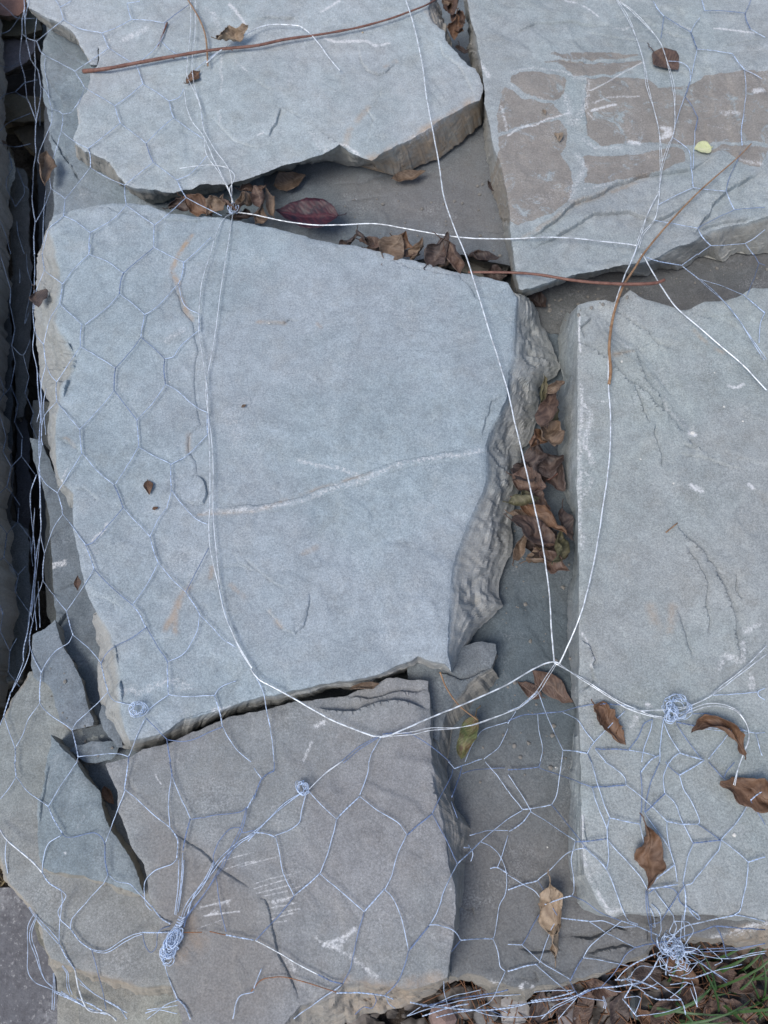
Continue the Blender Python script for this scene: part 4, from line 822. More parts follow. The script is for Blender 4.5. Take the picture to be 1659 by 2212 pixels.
NET = """
1 s 350,-20 390,40|s 395,45 470,5|t 392,45 415,130|s 415,130 330,195 240,270|s 415,130 520,185 665,215|t 665,215 690,270 710,315|s 710,315 600,390 490,465|s 710,315 830,390 890,425|t 240,270 265,335 300,365|s 300,365 400,415 490,465|t 490,465 525,525 550,570|s 550,570 530,640 490,700 460,735 410,745|s 550,570 650,630 750,690|t 750,690 765,750 785,805|s 750,690 850,620 930,550|t 890,425 915,490 935,550|s 665,215 760,180 860,127|t 830,20 840,70 860,127|s 830,20 870,15 915,8|s 860,127 950,130 1075,150|s 1075,150 1150,90 1235,30|s 1075,150 1070,210 1050,265|s 1050,265 1000,330 925,395 890,425|s 1050,265 1110,325 1170,360 1220,380|s 935,550 1020,600 1105,660|t 1105,660 1115,720 1135,770|s 1105,660 1170,635 1200,580|s 1135,770 1060,830 955,935|s 785,805 860,860 955,935|t 955,935 975,1000 1000,1060|s 785,805 690,880 575,970|s 1135,770 1230,840 1330,910|s 1000,1060 900,1140 815,1210|s 1000,1060 1080,1120 1155,1175|t 1155,1175 1185,1240 1215,1290|s 1155,1175 1250,1130 1355,1015|s 1215,1290 1330,1350 1450,1410|s 1215,1290 1130,1370 1010,1470|t 410,745 410,800 400,855|s 340,715 380,725 410,745|s 400,855 480,920 575,970|t 575,970 590,1030 590,1095|s 590,1095 680,1150 815,1210|s 590,1095 500,1210 425,1300|t 815,1210 815,1270 825,1340|s 825,1340 740,1430 590,1520|s 825,1340 920,1410 1010,1470|t 1010,1470 1005,1540 1005,1615|s 590,1520 500,1450 415,1410|t 590,1520 580,1590 580,1659|t 425,1300 420,1350 415,1410|s 400,855 370,960 340,1060 320,1120|t 320,1120 325,1180 335,1235|s 335,1235 390,1270 425,1300|s 415,1410 360,1460 320,1490 300,1560 275,1659|s 335,1235 290,1350 235,1450|s 300,365 290,440 310,550 320,640|t 320,640 330,680 340,715|s 340,715 335,800 290,910 260,990 250,1060 320,1120|t 155,-10 160,60 145,130 145,220|s 145,220 180,250 240,270|s 162,60 165,180 180,290|t 180,290 200,390|s 200,390 250,460|t 250,460 265,560|s 265,560 300,600 320,640|s 265,560 265,640 235,790|t 235,790 230,900 235,1000|s 145,220 130,380 160,500 175,640|t 175,640 210,720 235,790|t 215,1200 210,1320 230,1450|t 230,1450 220,1560 225,1659|s 235,1000 220,1100 215,1200|s 240,120 225,250 230,420 225,600 240,800|s 300,1240 285,1400 280,1600|s 1420,340 1330,410 1250,480|s 190,0 165,130 172,290
3 t 950,10 980,60 1020,105|s 1020,105 1010,170 1000,250|s 1020,105 1100,155 1195,210|t 1195,210 1215,265 1235,320|s 1195,210 1220,160 1255,115|s 1235,320 1340,330 1465,350|t 1465,350 1500,400 1545,455|s 1545,455 1600,480 1659,515|s 1545,455 1555,600 1540,750|t 1540,750 1525,850 1530,950|s 1235,320 1210,440 1190,530|t 1190,530 1170,590 1155,630|s 1155,630 1200,690 1240,770|t 1240,770 1225,850|s 1222,850 1215,1000 1210,1100|s 1080,900 1150,950 1190,1000 1195,1080|t 1195,1080 1205,1160 1210,1225|s 1155,630 1110,760 1070,920|s 1210,1225 1320,1240 1425,1248|s 1210,1225 1130,1260 985,1335|t 1425,1245 1450,1310 1480,1370|s 1425,1245 1450,1150 1500,1050 1520,990|s 1480,1370 1580,1360 1680,1355|s 1480,1370 1350,1430 1240,1490|s 955,1440 1050,1455 1240,1490|t 1240,1490 1270,1550 1325,1605|s 1325,1605 1280,1635 1240,1665|s 1325,1605 1440,1600 1550,1590|s 1550,1590 1600,1560 1680,1500|t 1550,1590 1605,1665|t 1265,-10 1285,70|s 1285,70 1400,70 1550,85|t 1550,85 1560,140 1585,190|s 1590,-10 1575,30 1550,85|s 1585,190 1680,245|s 1050,400 1120,405 1170,430 1190,470 1190,530
6 t 1135,75 1190,120 1250,165|s 1135,75 1240,0|s 1250,165 1400,210 1545,270|b 1250,165 1400,300 1500,420 1600,570 1680,690|t 1545,270 1600,320 1680,385|s 1605,0 1640,60|s 1640,60 1600,180 1560,270|s 1640,60 1680,75|s 1640,580 1650,450 1680,380|t 900,20 990,50 1135,75
4 t 275,0 290,105|s 290,105 345,150 410,195|t 407,195 400,260 390,325|s 410,195 480,100 580,0|s 580,0 700,50 805,125|t 805,125 785,190 780,260|s 805,125 880,60 1005,-44|s 780,260 700,350 555,460|s 780,260 860,320 945,395|t 945,395 930,470 920,545|s 945,395 1020,350 1165,195|t 1165,195 1190,130 1200,55|s 1200,55 1090,0 1005,-44|s 1200,55 1265,0 1380,-110|s 1165,195 1190,300 1220,350 1300,390|s 920,545 850,640 755,745|s 920,545 1000,610 1075,685|t 1075,685 1070,760 1080,850|s 1075,685 1130,670 1190,590 1295,500|s 1080,850 1140,880 1200,930 1280,1000 1355,1035|s 1080,850 1000,970 895,1085|s 390,325 470,400 535,460|t 535,460 525,530 525,605|s 525,605 620,660 755,745|s 525,605 460,700 370,835|t 755,745 745,820 745,890|s 745,890 650,1010 520,1145|s 745,890 820,990 895,1085|t 895,1085 900,1180 905,1260|s 905,1260 990,1310 1115,1372|s 905,1260 840,1370 755,1500|t 1115,1375 1115,1450 1120,1540|s 1115,1375 1230,1310 1355,1180|s 1120,1540 1090,1659|s 1120,1540 1160,1600 1210,1659|s 390,325 330,420 300,520 285,590|s 225,500 250,550 285,590|t 285,590 290,660 300,720|s 300,720 330,790 370,835|t 370,835 365,900 370,965|s 370,965 440,1050 520,1145|s 370,965 310,1030 280,1090 270,1180 280,1250|s 300,720 270,850 265,1000 240,1100|t 520,1145 525,1220 535,1300|s 535,1300 460,1420 375,1560|s 535,1300 640,1420 745,1510|t 745,1510 775,1580 805,1659|t 375,1560 390,1610 408,1670|s 250,1420 300,1500 375,1560|t 215,380 225,500|s 225,500 215,620 240,740|t 240,740 250,900 265,1050 255,1200 260,1400 265,1659|s 255,780 270,900 275,1100 265,1300 250,1420|s 290,105 240,230 222,360|t 240,1440 200,1560 200,1659|s 300,880 285,1000 300,1180|s 222,0 228,100 215,380|s 250,1420 262,1520 258,1659|t 1300,390 1300,500|t 1355,1040 1355,1180|t 580,-5 592,-60
7 t 405,0 410,40|s 410,40 350,130 310,240 290,300|s 410,40 480,130 560,245|t 560,245 590,320 615,400|s 560,245 600,230 700,120 805,0|s 615,400 520,550 435,675|s 615,400 730,520 865,630|s 805,0 900,100 980,185|t 980,185 1000,270 1035,360|s 980,185 1030,80 1090,0|s 1035,360 960,500 870,625|s 1035,360 1120,460 1215,550|t 865,630 920,710 955,780|t 1215,550 1260,620 1305,700|s 1215,550 1290,400 1365,260|s 955,780 860,850 740,910 690,960 660,1015|s 955,780 1020,890 1095,1005|s 1305,700 1280,820 1200,950 1095,1005|s 1305,700 1370,760 1450,850 1540,910|t 1095,1005 1095,1100 1100,1220|s 1100,1220 1200,1232 1400,1225|s 1100,1220 1000,1290 950,1350|s 1400,1225 1440,1170 1540,1130|t 1400,1225 1430,1310 1455,1430|s 1455,1430 1380,1460 1230,1520 1090,1515|s 950,1370 1020,1440 1090,1510|t 1090,1510 1100,1590 1113,1659|s 1455,1430 1530,1560 1640,1659|t 435,675 460,780 475,830|s 475,830 560,900 610,950 660,1015|s 475,830 450,880 370,930 310,1000 270,1075|t 660,1015 680,1110 705,1205|s 705,1205 600,1310 500,1400 470,1450|s 705,1205 750,1260 880,1295|t 290,300 280,380 280,475|s 280,475 350,570 435,675|s 280,475 240,600 215,740|t 270,1075 260,1180 260,1275|s 260,1275 300,1330 400,1400 470,1450|s 260,1275 180,1390 150,1480 105,1560|t 470,1450 495,1550 510,1625|s 510,1625 600,1615 760,1605 840,1625|s 510,1625 500,1665|s 840,1625 890,1500 945,1380|t 840,1625 838,1660|t 100,1570 100,1659|s 25,1360 60,1460 100,1570|t 265,0 265,150 240,300 215,520 200,700|s 265,150 275,230 290,300|t 215,150 225,250 230,400 205,600 185,780 155,930 155,1000|s 265,150 235,450 205,700|t 215,740 195,830 195,900|s 195,900 185,980 130,1100 75,1200|t 70,1200 45,1290 25,1360|s 155,1000 120,1090 75,1200|s 195,900 220,980 270,1075|s 250,480 255,600 262,780|s 235,420 225,600 240,800|s 200,700 215,740|s 200,0 215,150|s 225,0 218,150 205,300|s 1210,0 1280,70 1350,105|s 0,1420 25,1360
8 s 830,1500 770,1600 750,1659|t 840,1480 930,1470 1030,1470|s 1030,1475 1130,1540 1200,1590 1280,1659|b 820,1495 700,1560 580,1659|s 1659,1400 1520,1440 1460,1490 1420,1560 1380,1659|s 1659,1440 1600,1560 1500,1640|s 0,1080 60,1200 85,1330|t 85,1330 105,1430|s 105,1430 120,1540 130,1659
9 t 195,1200 90,1290 0,1330|s 0,1410 50,1330|t 0,1390 100,1355 195,1345 360,1330|s 360,1330 480,1295 620,1280|t 620,1280 740,1285|s 740,1285 870,1325|s 200,1205 240,1320 300,1460 360,1585|s 195,1345 200,1440 225,1560 212,1659|s 360,1335 450,1380 500,1450 565,1530|t 360,1585 450,1590 520,1605|s 360,1585 350,1659|s 520,1605 560,1535 680,1410 765,1325|s 520,1605 545,1659|t 570,1575 680,1575 790,1580|s 790,1580 850,1500 890,1410 945,1380|s 570,1580 640,1659|s 790,1580 900,1600 960,1620|s 945,1385 930,1460 890,1560 875,1659|s 1020,1370 1000,1500 990,1659|s 1010,1380 1050,1480 1120,1590|t 1120,1600 1200,1625 1280,1645|s 1120,1600 1080,1630 1055,1665|s 1100,1410 1180,1530 1270,1640|t 1100,1400 1180,1415 1260,1435|s 1260,1435 1340,1425 1380,1395 1370,1370 1290,1345 1210,1345|b 1260,1435 1400,1450 1570,1465|s 1340,1225 1500,1215 1630,1200|s 1570,1465 1620,1470 1680,1465|s 1560,1460 1480,1440 1400,1530 1310,1640|s 1620,1480 1660,1620|s 1680,1180 1635,1200 1640,1230 1680,1255|t 870,1725 930,1650 985,1615
12 t 0,50 100,45 200,35|s 200,35 215,0|s 200,35 300,75 410,110 550,165|s 350,0 335,100 320,210 285,280|t 95,310 180,300 285,280|s 95,310 50,250 0,190|s 150,320 80,200 0,85|s 95,315 45,345 0,375|t 150,320 100,390 10,455|s 150,325 300,420 440,515|s 285,280 400,420 510,565|t 440,520 540,515 645,500|t 550,165 660,160 765,150|s 550,170 590,300 650,440 650,500|s 545,0 590,160 630,280 665,365|s 630,0 720,60 765,110 770,150|s 770,150 850,210 960,310 1040,390|t 665,365 760,385 860,405|s 665,365 650,430 650,500 660,620 645,700|s 860,405 880,500 900,580|s 865,60 875,200 865,400|s 990,0 930,150 900,280 895,330|t 895,330 960,270 1025,205|s 1025,205 1015,100 1055,0|s 1025,205 1090,270 1140,390 1210,530|s 895,335 960,430 1040,540 1090,670|t 1040,390 1140,405 1245,405|s 1040,390 1040,480 1070,600 1090,680 1105,780|s 1245,405 1250,370 1200,260 1150,180 1120,90|t 1120,85 1190,45 1280,-10|s 1120,85 1050,30 1030,0|s 1245,410 1320,460 1390,510|t 1210,530 1300,520 1390,510|s 1210,530 1170,640 1145,790|s 1390,510 1490,400 1550,310 1585,250|s 1390,515 1380,570 1250,730 1200,795 1160,805|s 1390,510 1490,580 1570,655|t 1570,655 1680,620|s 1570,655 1560,780 1540,870 1525,950|t 1585,250 1620,220 1680,180|s 1585,250 1680,410|s 1480,0 1430,60 1415,100|s 1310,0 1400,100 1480,150 1585,245|t 1560,205 1680,165|t 0,835 90,805 195,775|s 195,775 280,700 370,610 450,570 510,565|t 510,565 590,640 645,700|s 440,520 415,640 430,760 430,840 415,875|t 240,930 320,905 415,875|s 240,930 180,850 100,800 0,740|s 195,775 250,870 290,950 335,1020|s 415,875 500,910 600,980 740,1040|s 240,935 180,1040 130,1130 90,1195|s 335,1020 290,1080 250,1180 205,1310|t 340,1020 430,1030 530,1040|s 645,700 700,830 740,940 790,1040 850,1060|t 740,1040 850,1075 980,1130|s 650,510 730,600 850,730 910,830|t 915,830 1000,815 1110,800|t 1090,670 1000,740 950,790|b 905,840 910,950 930,1060 940,1150 990,1220|s 1155,800 1050,960 990,1050 940,1060|s 920,860 960,830 1040,820 1100,840 1120,910 1160,945|t 1145,790 1160,870 1160,950 1150,1050|s 1140,1000 1125,1180|s 1150,1000 1155,1160|t 1165,940 1240,1000 1250,1030 1220,1010 1180,960|s 530,1040 620,1040 730,1075 840,1075|s 530,1040 650,1120 830,1210|s 740,1040 650,1110 540,1200 490,1280|t 490,1280 440,1360 405,1430|t 830,1210 920,1190 1040,1170|s 830,1215 770,1260 700,1370 610,1470|s 490,1280 600,1295 800,1335|t 800,1335 880,1290 970,1250|s 800,1335 750,1375 710,1420|s 90,1195 0,1190|s 90,1195 210,1300 320,1370 405,1420|t 0,1365 90,1340 190,1320|s 185,1325 280,1410 430,1535|s 405,1430 430,1480 460,1525|t 460,1530 560,1480 620,1470|s 620,1470 800,1455 900,1440|t 990,1270 940,1370 880,1430|s 460,1530 550,1550 630,1560|s 460,1530 380,1620 330,1680|s 430,1540 300,1600 220,1680|t 1050,1170 1150,1080 1300,1040 1480,1000|s 1480,1000 1510,980 1525,950|s 1480,1000 1560,1010 1680,1045|t 1090,1160 1300,1090 1370,1075 1500,1085 1680,1095|t 1360,1075 1400,1150 1430,1270 1460,1280|b 1110,1230 1300,1230 1500,1220 1680,1185|s 1110,1225 1300,1270 1440,1285 1680,1250|s 940,930 990,990 1000,1100 985,1140|s 960,840 1020,920 1080,1010 1080,1050|s 1080,1050 1055,1110 1080,1130 1100,1080 1085,1040|s 1090,1040 1180,1050 1210,1100 1160,1190|s 930,1060 960,1080 950,1000 925,950|s 1070,1170 1150,1260 1200,1280 1430,1425|s 1100,1190 1250,1300 1430,1442
11 t 0,240 50,110 130,60|s 130,60 132,0|s 0,40 50,110|s 345,190 310,330 300,390 240,440 140,480|s 350,180 420,260 540,375|t 690,225 600,310 540,375|s 750,0 740,80 690,215|s 690,225 800,310 930,390 1000,475|s 540,375 515,480 480,600 435,725|t 1165,340 1090,400 1000,475|s 1165,335 1220,220 1280,110 1300,45|s 1165,340 1240,480 1330,665|s 1000,475 940,600 900,740 855,830|t 0,460 80,465 140,490|s 140,490 165,590 190,720 260,875|t 435,725 350,800 260,875|s 435,730 560,840 720,980|t 855,830 790,900 720,980|s 855,835 900,880 960,1010 1010,1235|s 260,880 180,980 100,1070 10,1165|s 720,985 680,1120 650,1260 620,1370 580,1450|t 1145,1070 1080,1150 1010,1235|s 1330,665 1250,820 1200,970 1145,1070|t 1480,520 1400,600 1325,670|s 1480,520 1560,450 1659,375|s 1480,520 1560,560 1620,640 1650,740 1640,860 1600,950 1575,1120 1560,1155|s 1145,1065 1200,1065 1300,1100 1350,1165|t 1350,1165 1450,1155 1560,1155|s 1560,1155 1590,1230 1610,1340 1640,1365|s 1350,1165 1320,1200 1290,1240|s 1010,1235 980,1340 930,1450 860,1520|t 420,1390 500,1430 580,1450|t 540,1510 700,1510 860,1530 910,1550|s 570,1460 480,1520 350,1610 260,1680|s 860,1530 880,1580 920,1610|s 0,1480 30,1400 50,1350|t 1310,45 1390,15 1490,-20|s 1510,0 1580,80 1659,190|s 1270,0 1310,45|t 1360,30 1330,130 1290,230|s 1290,260 1330,370|s 1360,75 1450,50 1640,40|s 1410,480 1520,450 1659,450|s 1659,480 1620,610 1590,690|t 1545,695 1590,690 1659,730|s 1640,1370 1600,1460 1550,1560 1440,1620|s 1240,1430 1245,1520 1265,1590|t 1020,1570 1200,1600 1440,1620|t 1440,1620 1300,1640 1190,1670|t 1100,1600 1300,1550 1500,1520 1660,1490|s 1440,1620 1520,1620 1620,1655|s 780,1510 800,1560 770,1610 720,1600 660,1650|t 1370,560 1410,560|s 1400,540 1430,600 1415,650
10 t 95,0 105,95|s 105,95 60,170 0,245|s 105,95 180,190 315,290|s 315,290 400,150 505,0|t 315,290 350,370 405,465|s 405,465 430,490 480,490 620,462 660,490 685,530|s 400,480 320,530 285,620 275,720|t 685,530 685,640 705,735|s 690,520 740,390 815,185|t 840,0 825,90 815,180|s 815,180 900,250 1010,350 1110,430|t 1110,430 1160,500 1155,630|s 1155,630 1120,670 1030,700 960,760 940,820 955,930 990,970|s 1120,95 1100,250 1110,420|s 1125,95 1180,230 1245,370|t 1110,0 1125,95|t 1245,370 1220,460 1195,580|s 1250,375 1400,350 1560,330 1615,290|t 1659,220 1615,300|s 705,740 680,790 560,920 470,1030 460,1090|s 715,745 770,785 850,800 940,890 990,940|t 990,940 1050,1020 1115,1060|t 460,1090 520,1170 600,1225|b 600,1230 690,1240 760,1200 840,1150 930,1120|t 930,1115 1020,1115 1110,1110|s 935,1120 945,1190 985,1245 1020,1210 1030,1120 1060,1090 1110,1075|s 600,1230 640,1380 670,1490 695,1620|t 275,720 320,790 400,840|s 45,510 35,600 50,730|s 400,840 405,920 390,1050 385,1180|s 400,840 430,870 420,900 380,980 400,1030 460,1090|b 190,950 250,1030 385,1180|t 385,1180 430,1270 490,1360|s 490,1400 600,1500 700,1560|t 700,1560 780,1610 830,1680|s 225,990 185,1070 180,1250 185,1370 230,1440 350,1490 450,1540 560,1600|b 240,1000 200,1130 240,1270 280,1400 350,1480|b 350,1380 355,1480 345,1620|t 400,1500 480,1550 600,1620|b 405,1330 440,1380 440,1450 465,1520|s 1165,640 1165,800 1140,1000|s 1195,590 1180,800 1150,1000|s 1205,640 1190,800 1165,980|b 1400,650 1330,790 1230,920 1190,1020|b 1659,470 1550,540 1440,640 1350,760 1270,870 1210,1040|b 1615,300 1580,430 1500,590 1440,700 1330,870 1230,1000 1200,1080|s 1659,450 1590,460 1570,430 1500,440 1430,520 1395,610 1400,660|s 1410,740 1440,960 1475,1110|t 1475,1130 1560,1145 1659,1165|s 1080,1160 1070,1250 1090,1380 1160,1550|t 1160,1550 1210,1600 1245,1680|s 1160,1555 1080,1590 960,1680|s 1520,1680 1560,1540 1659,1500
"""
root = empty('wire_netting', P(300, 1400, 0.012))
tag(root, 'galvanized hexagonal wire netting draped over all the stone slabs', 'wire netting', kind='thing')
rng = random.Random(7)
RN, RT = .00032, .00067
nstrand = 0
for line in NET.strip().split('\n'):
    k, rest = line.split(' ', 1); k = int(k)
    for s_ in rest.split('|'):
        f = s_.split(); kind = f[0]
        pts = [tile(k, *map(float, q.split(','))) for q in f[1:]]
        c = path(pts, .0022+rng.uniform(0, .0022), seed=nstrand)
        deep = all(p[0] < 84 for p in pts) and pts[0][1] < 1500
        V, F = wire_mesh(c, kind, RN*(1.0 if kind == 's' else .92))
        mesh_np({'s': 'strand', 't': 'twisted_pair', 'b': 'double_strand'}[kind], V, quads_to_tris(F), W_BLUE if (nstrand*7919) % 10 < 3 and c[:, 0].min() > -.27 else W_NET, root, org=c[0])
        nstrand += 1
# tangled loops and knots that belong to the netting
def coil(k, x, y, r, turns, z, seed, el=1.0, ang=0.0, rad=RN, flat=.5):
    """a bundle of wire wound round itself, radius r metres"""
    R = random.Random(seed); c0 = P(*tile(k, x, y), 0); c0 = P(*tile(k, x, y), z)
    n = turns*16; q = []
    for i in range(n+1):
        a = i/16*2*math.pi; rr = r*(.62+.38*math.sin(i*.37+seed))
        u = rr*math.cos(a)*el; v = rr*math.sin(a)
        q.append([c0[0]+u*math.cos(ang)-v*math.sin(ang)+R.uniform(-1, 1)*r*.16, c0[1]+u*math.sin(ang)+v*math.cos(ang)+R.uniform(-1, 1)*r*.16,
                  c0[2]+r*flat*math.sin(a*.5+seed)+R.uniform(-1, 1)*r*.12])
    return tube(catmull(np.array(q), .0012), rad, 5), c0
for k, x, y, r, n, el, ang, se in [(1,1530,1375,.0072,5,1.0,.3,1),(7,905,1330,.0075,5,1.0,1.4,2),(9,1085,1285,.0115,6,1.15,-.2,3),(9,1055,1345,.006,7,1.3,1.0,4),(11,320,160,.0068,6,.8,.3,5),
                             (10,1150,1130,.0055,7,1.8,1.15,6),(10,1125,1190,.0058,7,1.6,1.35,7),(10,1115,1240,.0062,6,1.2,.2,13),(10,1085,1295,.0060,4,1.3,.1,8),(12,1035,1200,.008,6,1.2,.5,9),(12,1075,1235,.0095,5,1.0,2.0,10),(12,1160,1310,.007,3,1.2,-.8,11),
                             (12,1090,1265,.012,3,1.1,.8,12)]:
    z = drape(*tile(k, x, y))+.003
    (V, F), c0 = coil(k, x, y, r, n, z, se, el, ang)
    mesh_np('wire_knot', V, quads_to_tris(F), W_NET, root, org=c0)
# wires wound round the bundle above the front left knot
for q in range(9):
    x0, y0 = 1195-q*7, 1010+q*17
    c = path([tile(10, x0-28, y0), tile(10, x0, y0+12), tile(10, x0+22, y0-2), tile(10, x0-6, y0+20), tile(10, x0-34, y0+14)], .006, seed=q)
    V, F = wire_mesh(c, 's', RN); mesh_np('wire_wrap', V, quads_to_tris(F), W_NET, root, org=c[0])
# loose cut ends springing out of the front right knot
R = random.Random(31)
for q in range(20):
    a = R.uniform(-.5, 2*math.pi-.9); L = R.uniform(80, 230)
    sx, sy = 1080+R.uniform(-60, 90), 1220+R.uniform(-30, 60)
    pts = [(sx, sy)]; z0 = drape(*tile(12, sx, sy))+.004; up = R.uniform(.0, .022); turn = R.uniform(-.9, .9)
    for j in range(1, 6):
        a += turn*.55+R.uniform(-.25, .25)
        pts.append((pts[-1][0]+math.cos(a)*L/5, pts[-1][1]+math.sin(a)*L/5*.75))
    q3 = np.array([P(*tile(12, px, py), z0+up*math.sin(j/5*2.4)-.012*(j/5)**2*max(0, (py-1220)/120)) for j, (px, py) in enumerate(pts)])
    V, F = wire_mesh(catmull(q3), R.choice('ssst'), RN); mesh_np('wire_end', V, quads_to_tris(F), W_NET, root, org=q3[0])
# netting that hangs down the front face towards the soil, bottom edge
FRONT = """t 700,1425 800,1420 900,1450 980,1485|s 740,1430 800,1400 810,1370|b 620,1530 635,1580 630,1610|t 1050,1390 1100,1400 1180,1415 1250,1400 1330,1370|s 1330,1370 1420,1350 1530,1322|s 1180,1440 1100,1510 1060,1540|t 890,1510 980,1550 1130,1552|t 1130,1552 1150,1600 1160,1650|s 1190,1480 1240,1600|s 1200,1430 1230,1520 1235,1600|t 790,1400 810,1450 760,1540|s 760,1540 850,1530 870,1545|s 870,1545 850,1600 830,1640|t 750,1550 800,1610 840,1660|s 840,1660 1000,1640 1130,1600|s 1060,1455 1160,1440 1200,1450|s 930,1400 1000,1460 1130,1550|s 760,1410 860,1480 900,1510|s 620,1470 700,1500 740,1500|s 800,1455 900,1480 980,1440|t 440,1500 300,1540 150,1560|s 100,1580 0,1590|s 1300,1210 1400,1300 1350,1330|s 1480,1280 1600,1250 1690,1235|s 1240,1310 1180,1380 1130,1400|s 1040,1320 960,1340 860,1335 810,1380"""
for i, s_ in enumerate(FRONT.split('|')):
    f = s_.split(); pts = [tile(12, *map(float, q.split(','))) for q in f[1:]]
    zz = -.085-.05*((i*37) % 10)/10
    c = path(pts, z=zz, seed=i+500); V, F = wire_mesh(c, f[0], RN)
    mesh_np({'s': 'strand', 't': 'twisted_pair', 'b': 'double_strand'}[f[0]], V, quads_to_tris(F), W_NET, root, org=c[0])
for i, s_ in enumerate("t 1100,1659 1300,1600 1400,1580|s 1150,1600 1300,1530 1480,1490|s 700,1620 800,1590|s 1000,1659 1090,1600|s 1560,1600 1659,1640".split('|')):
    f = s_.split(); pts = [tile(11, *map(float, q.split(','))) for q in f[1:]]
    c = path(pts, z=-.10, seed=i+540); V, F = wire_mesh(c, f[0], RN)
    mesh_np({'s': 'strand', 't': 'twisted_pair', 'b': 'double_strand'}[f[0]], V, quads_to_tris(F), W_NET, root, org=c[0])
for i, s_ in enumerate("t 350,1500 480,1560 600,1620 700,1650|t 500,1540 640,1610 760,1680|s 520,1450 640,1530 830,1640|s 950,1640 1040,1620 1160,1645|s 960,1620 1100,1600 1160,1590|b 200,960 240,1010".split('|')):
    f = s_.split(); pts = [tile(10, *map(float, q.split(','))) for q in f[1:]]
    c = path(pts, z=-.088, seed=i+560); V, F = wire_mesh(c, f[0], RN)
    mesh_np({'s': 'strand', 't': 'twisted_pair', 'b': 'double_strand'}[f[0]], V, quads_to_tris(F), W_NET, root, org=c[0])

for i, (kd_, pts) in enumerate([('t', tl(11,(880,1540),(1050,1575),(1250,1605),(1440,1622),(1560,1618))+tl(12,(40,1600),(150,1570),(300,1555),(430,1535))),
                          ('s', tl(11,(1000,1659),(1180,1600),(1350,1560),(1560,1530))+tl(12,(60,1520),(200,1500),(420,1490))),
                          ('t', tl(12,(430,1535),(560,1480),(720,1465),(880,1430),(960,1330),(985,1280))), ('s', tl(11,(1440,1622),(1520,1650),(1640,1665))+tl(12,(200,1660),(330,1600),(450,1540)))]):
    c = path(pts, z=-.072-.004*i, seed=i+590); V, F = wire_mesh(c, kd_, RN)
    mesh_np({'s': 'strand', 't': 'twisted_pair'}[kd_], V, quads_to_tris(F), W_NET, root, org=c[0])

# netting of the neighbouring stack, down in the gap
NET2 = """
1 s 0,650 30,620 100,600|t 100,600 130,570 160,540|s 0,220 60,200 130,110|s 0,20 80,90 120,120 230,120|s 0,855 60,800 200,740|t 60,1000 70,1050 80,1100|s 80,1100 40,1200 100,1350|s 100,1350 160,1250 110,1100|t 110,1450 120,1540|s 120,1540 160,1659|s 0,1440 40,1540 70,1659|s 160,540 250,520|s 100,600 130,620 170,640|s 0,430 60,440 120,410|s 0,930 90,960 200,940|s 150,1200 190,1240|s 230,800 260,760 262,700|t 262,760 260,820
4 s 0,0 30,100 70,230|t 70,230 65,330|s 65,330 100,490|t 100,490 75,600|s 75,600 100,710|t 100,710 70,870|s 70,870 120,980|t 120,980 95,1100|s 95,1100 150,1200|s 175,0 180,100 210,200|s 130,100 130,190|s 150,650 190,800|t 190,800 165,910|s 165,910 220,1040|t 220,1040 200,1110|s 200,1110 240,1200|s 0,950 70,870|s 20,1290 75,1390|t 75,1390 45,1520|s 45,1520 130,1640|t 40,1200 20,1290|s 0,1050 40,1200|s 75,1390 140,1320|t 140,1320 145,1210|s 140,1320 230,1440|s 210,200 160,450 190,380|t 70,230 65,330|s 75,600 150,660 200,560|s 0,1560 45,1520|s 0,800 25,900 0,960
7 t 120,0 115,90|s 115,90 45,170|t 45,170 25,325|s 25,325 120,435|t 120,435 100,555|s 100,555 190,680|s 120,435 170,380|t 0,640 20,700|s 20,700 0,800|s 0,800 65,935|t 65,935 55,1070|s 55,1070 130,1170|s 115,90 200,200|t 200,200 205,300|s 0,110 45,170|s 0,340 25,325|s 190,680 185,760|s 65,935 110,850|s 205,300 215,380
"""
r2 = empty('wire_netting', P(20, 1000, -.08))
tag(r2, 'dim bluish wire netting deep in the dark gap at the left edge', 'wire netting', kind='thing')
for line in NET2.strip().split('\n'):
    k, rest = line.split(' ', 1); k = int(k)
    for i, s_ in enumerate(rest.split('|')):
        f = s_.split(); pts = [tile(k, *map(float, q.split(','))) for q in f[1:]]
        zf = lambda x, y: max(-.078, field(FZ, x, y)+.004)-.0007*0
        c = path(pts, z=lambda x, y: max(field(WZ, min(x, 30), y)+.006, -.10), seed=i+900)
        V, F = wire_mesh(c, f[0], RN); mesh_np({'s': 'strand', 't': 'twisted_pair'}[f[0]], V, quads_to_tris(F), W_DARK, r2, org=c[0])

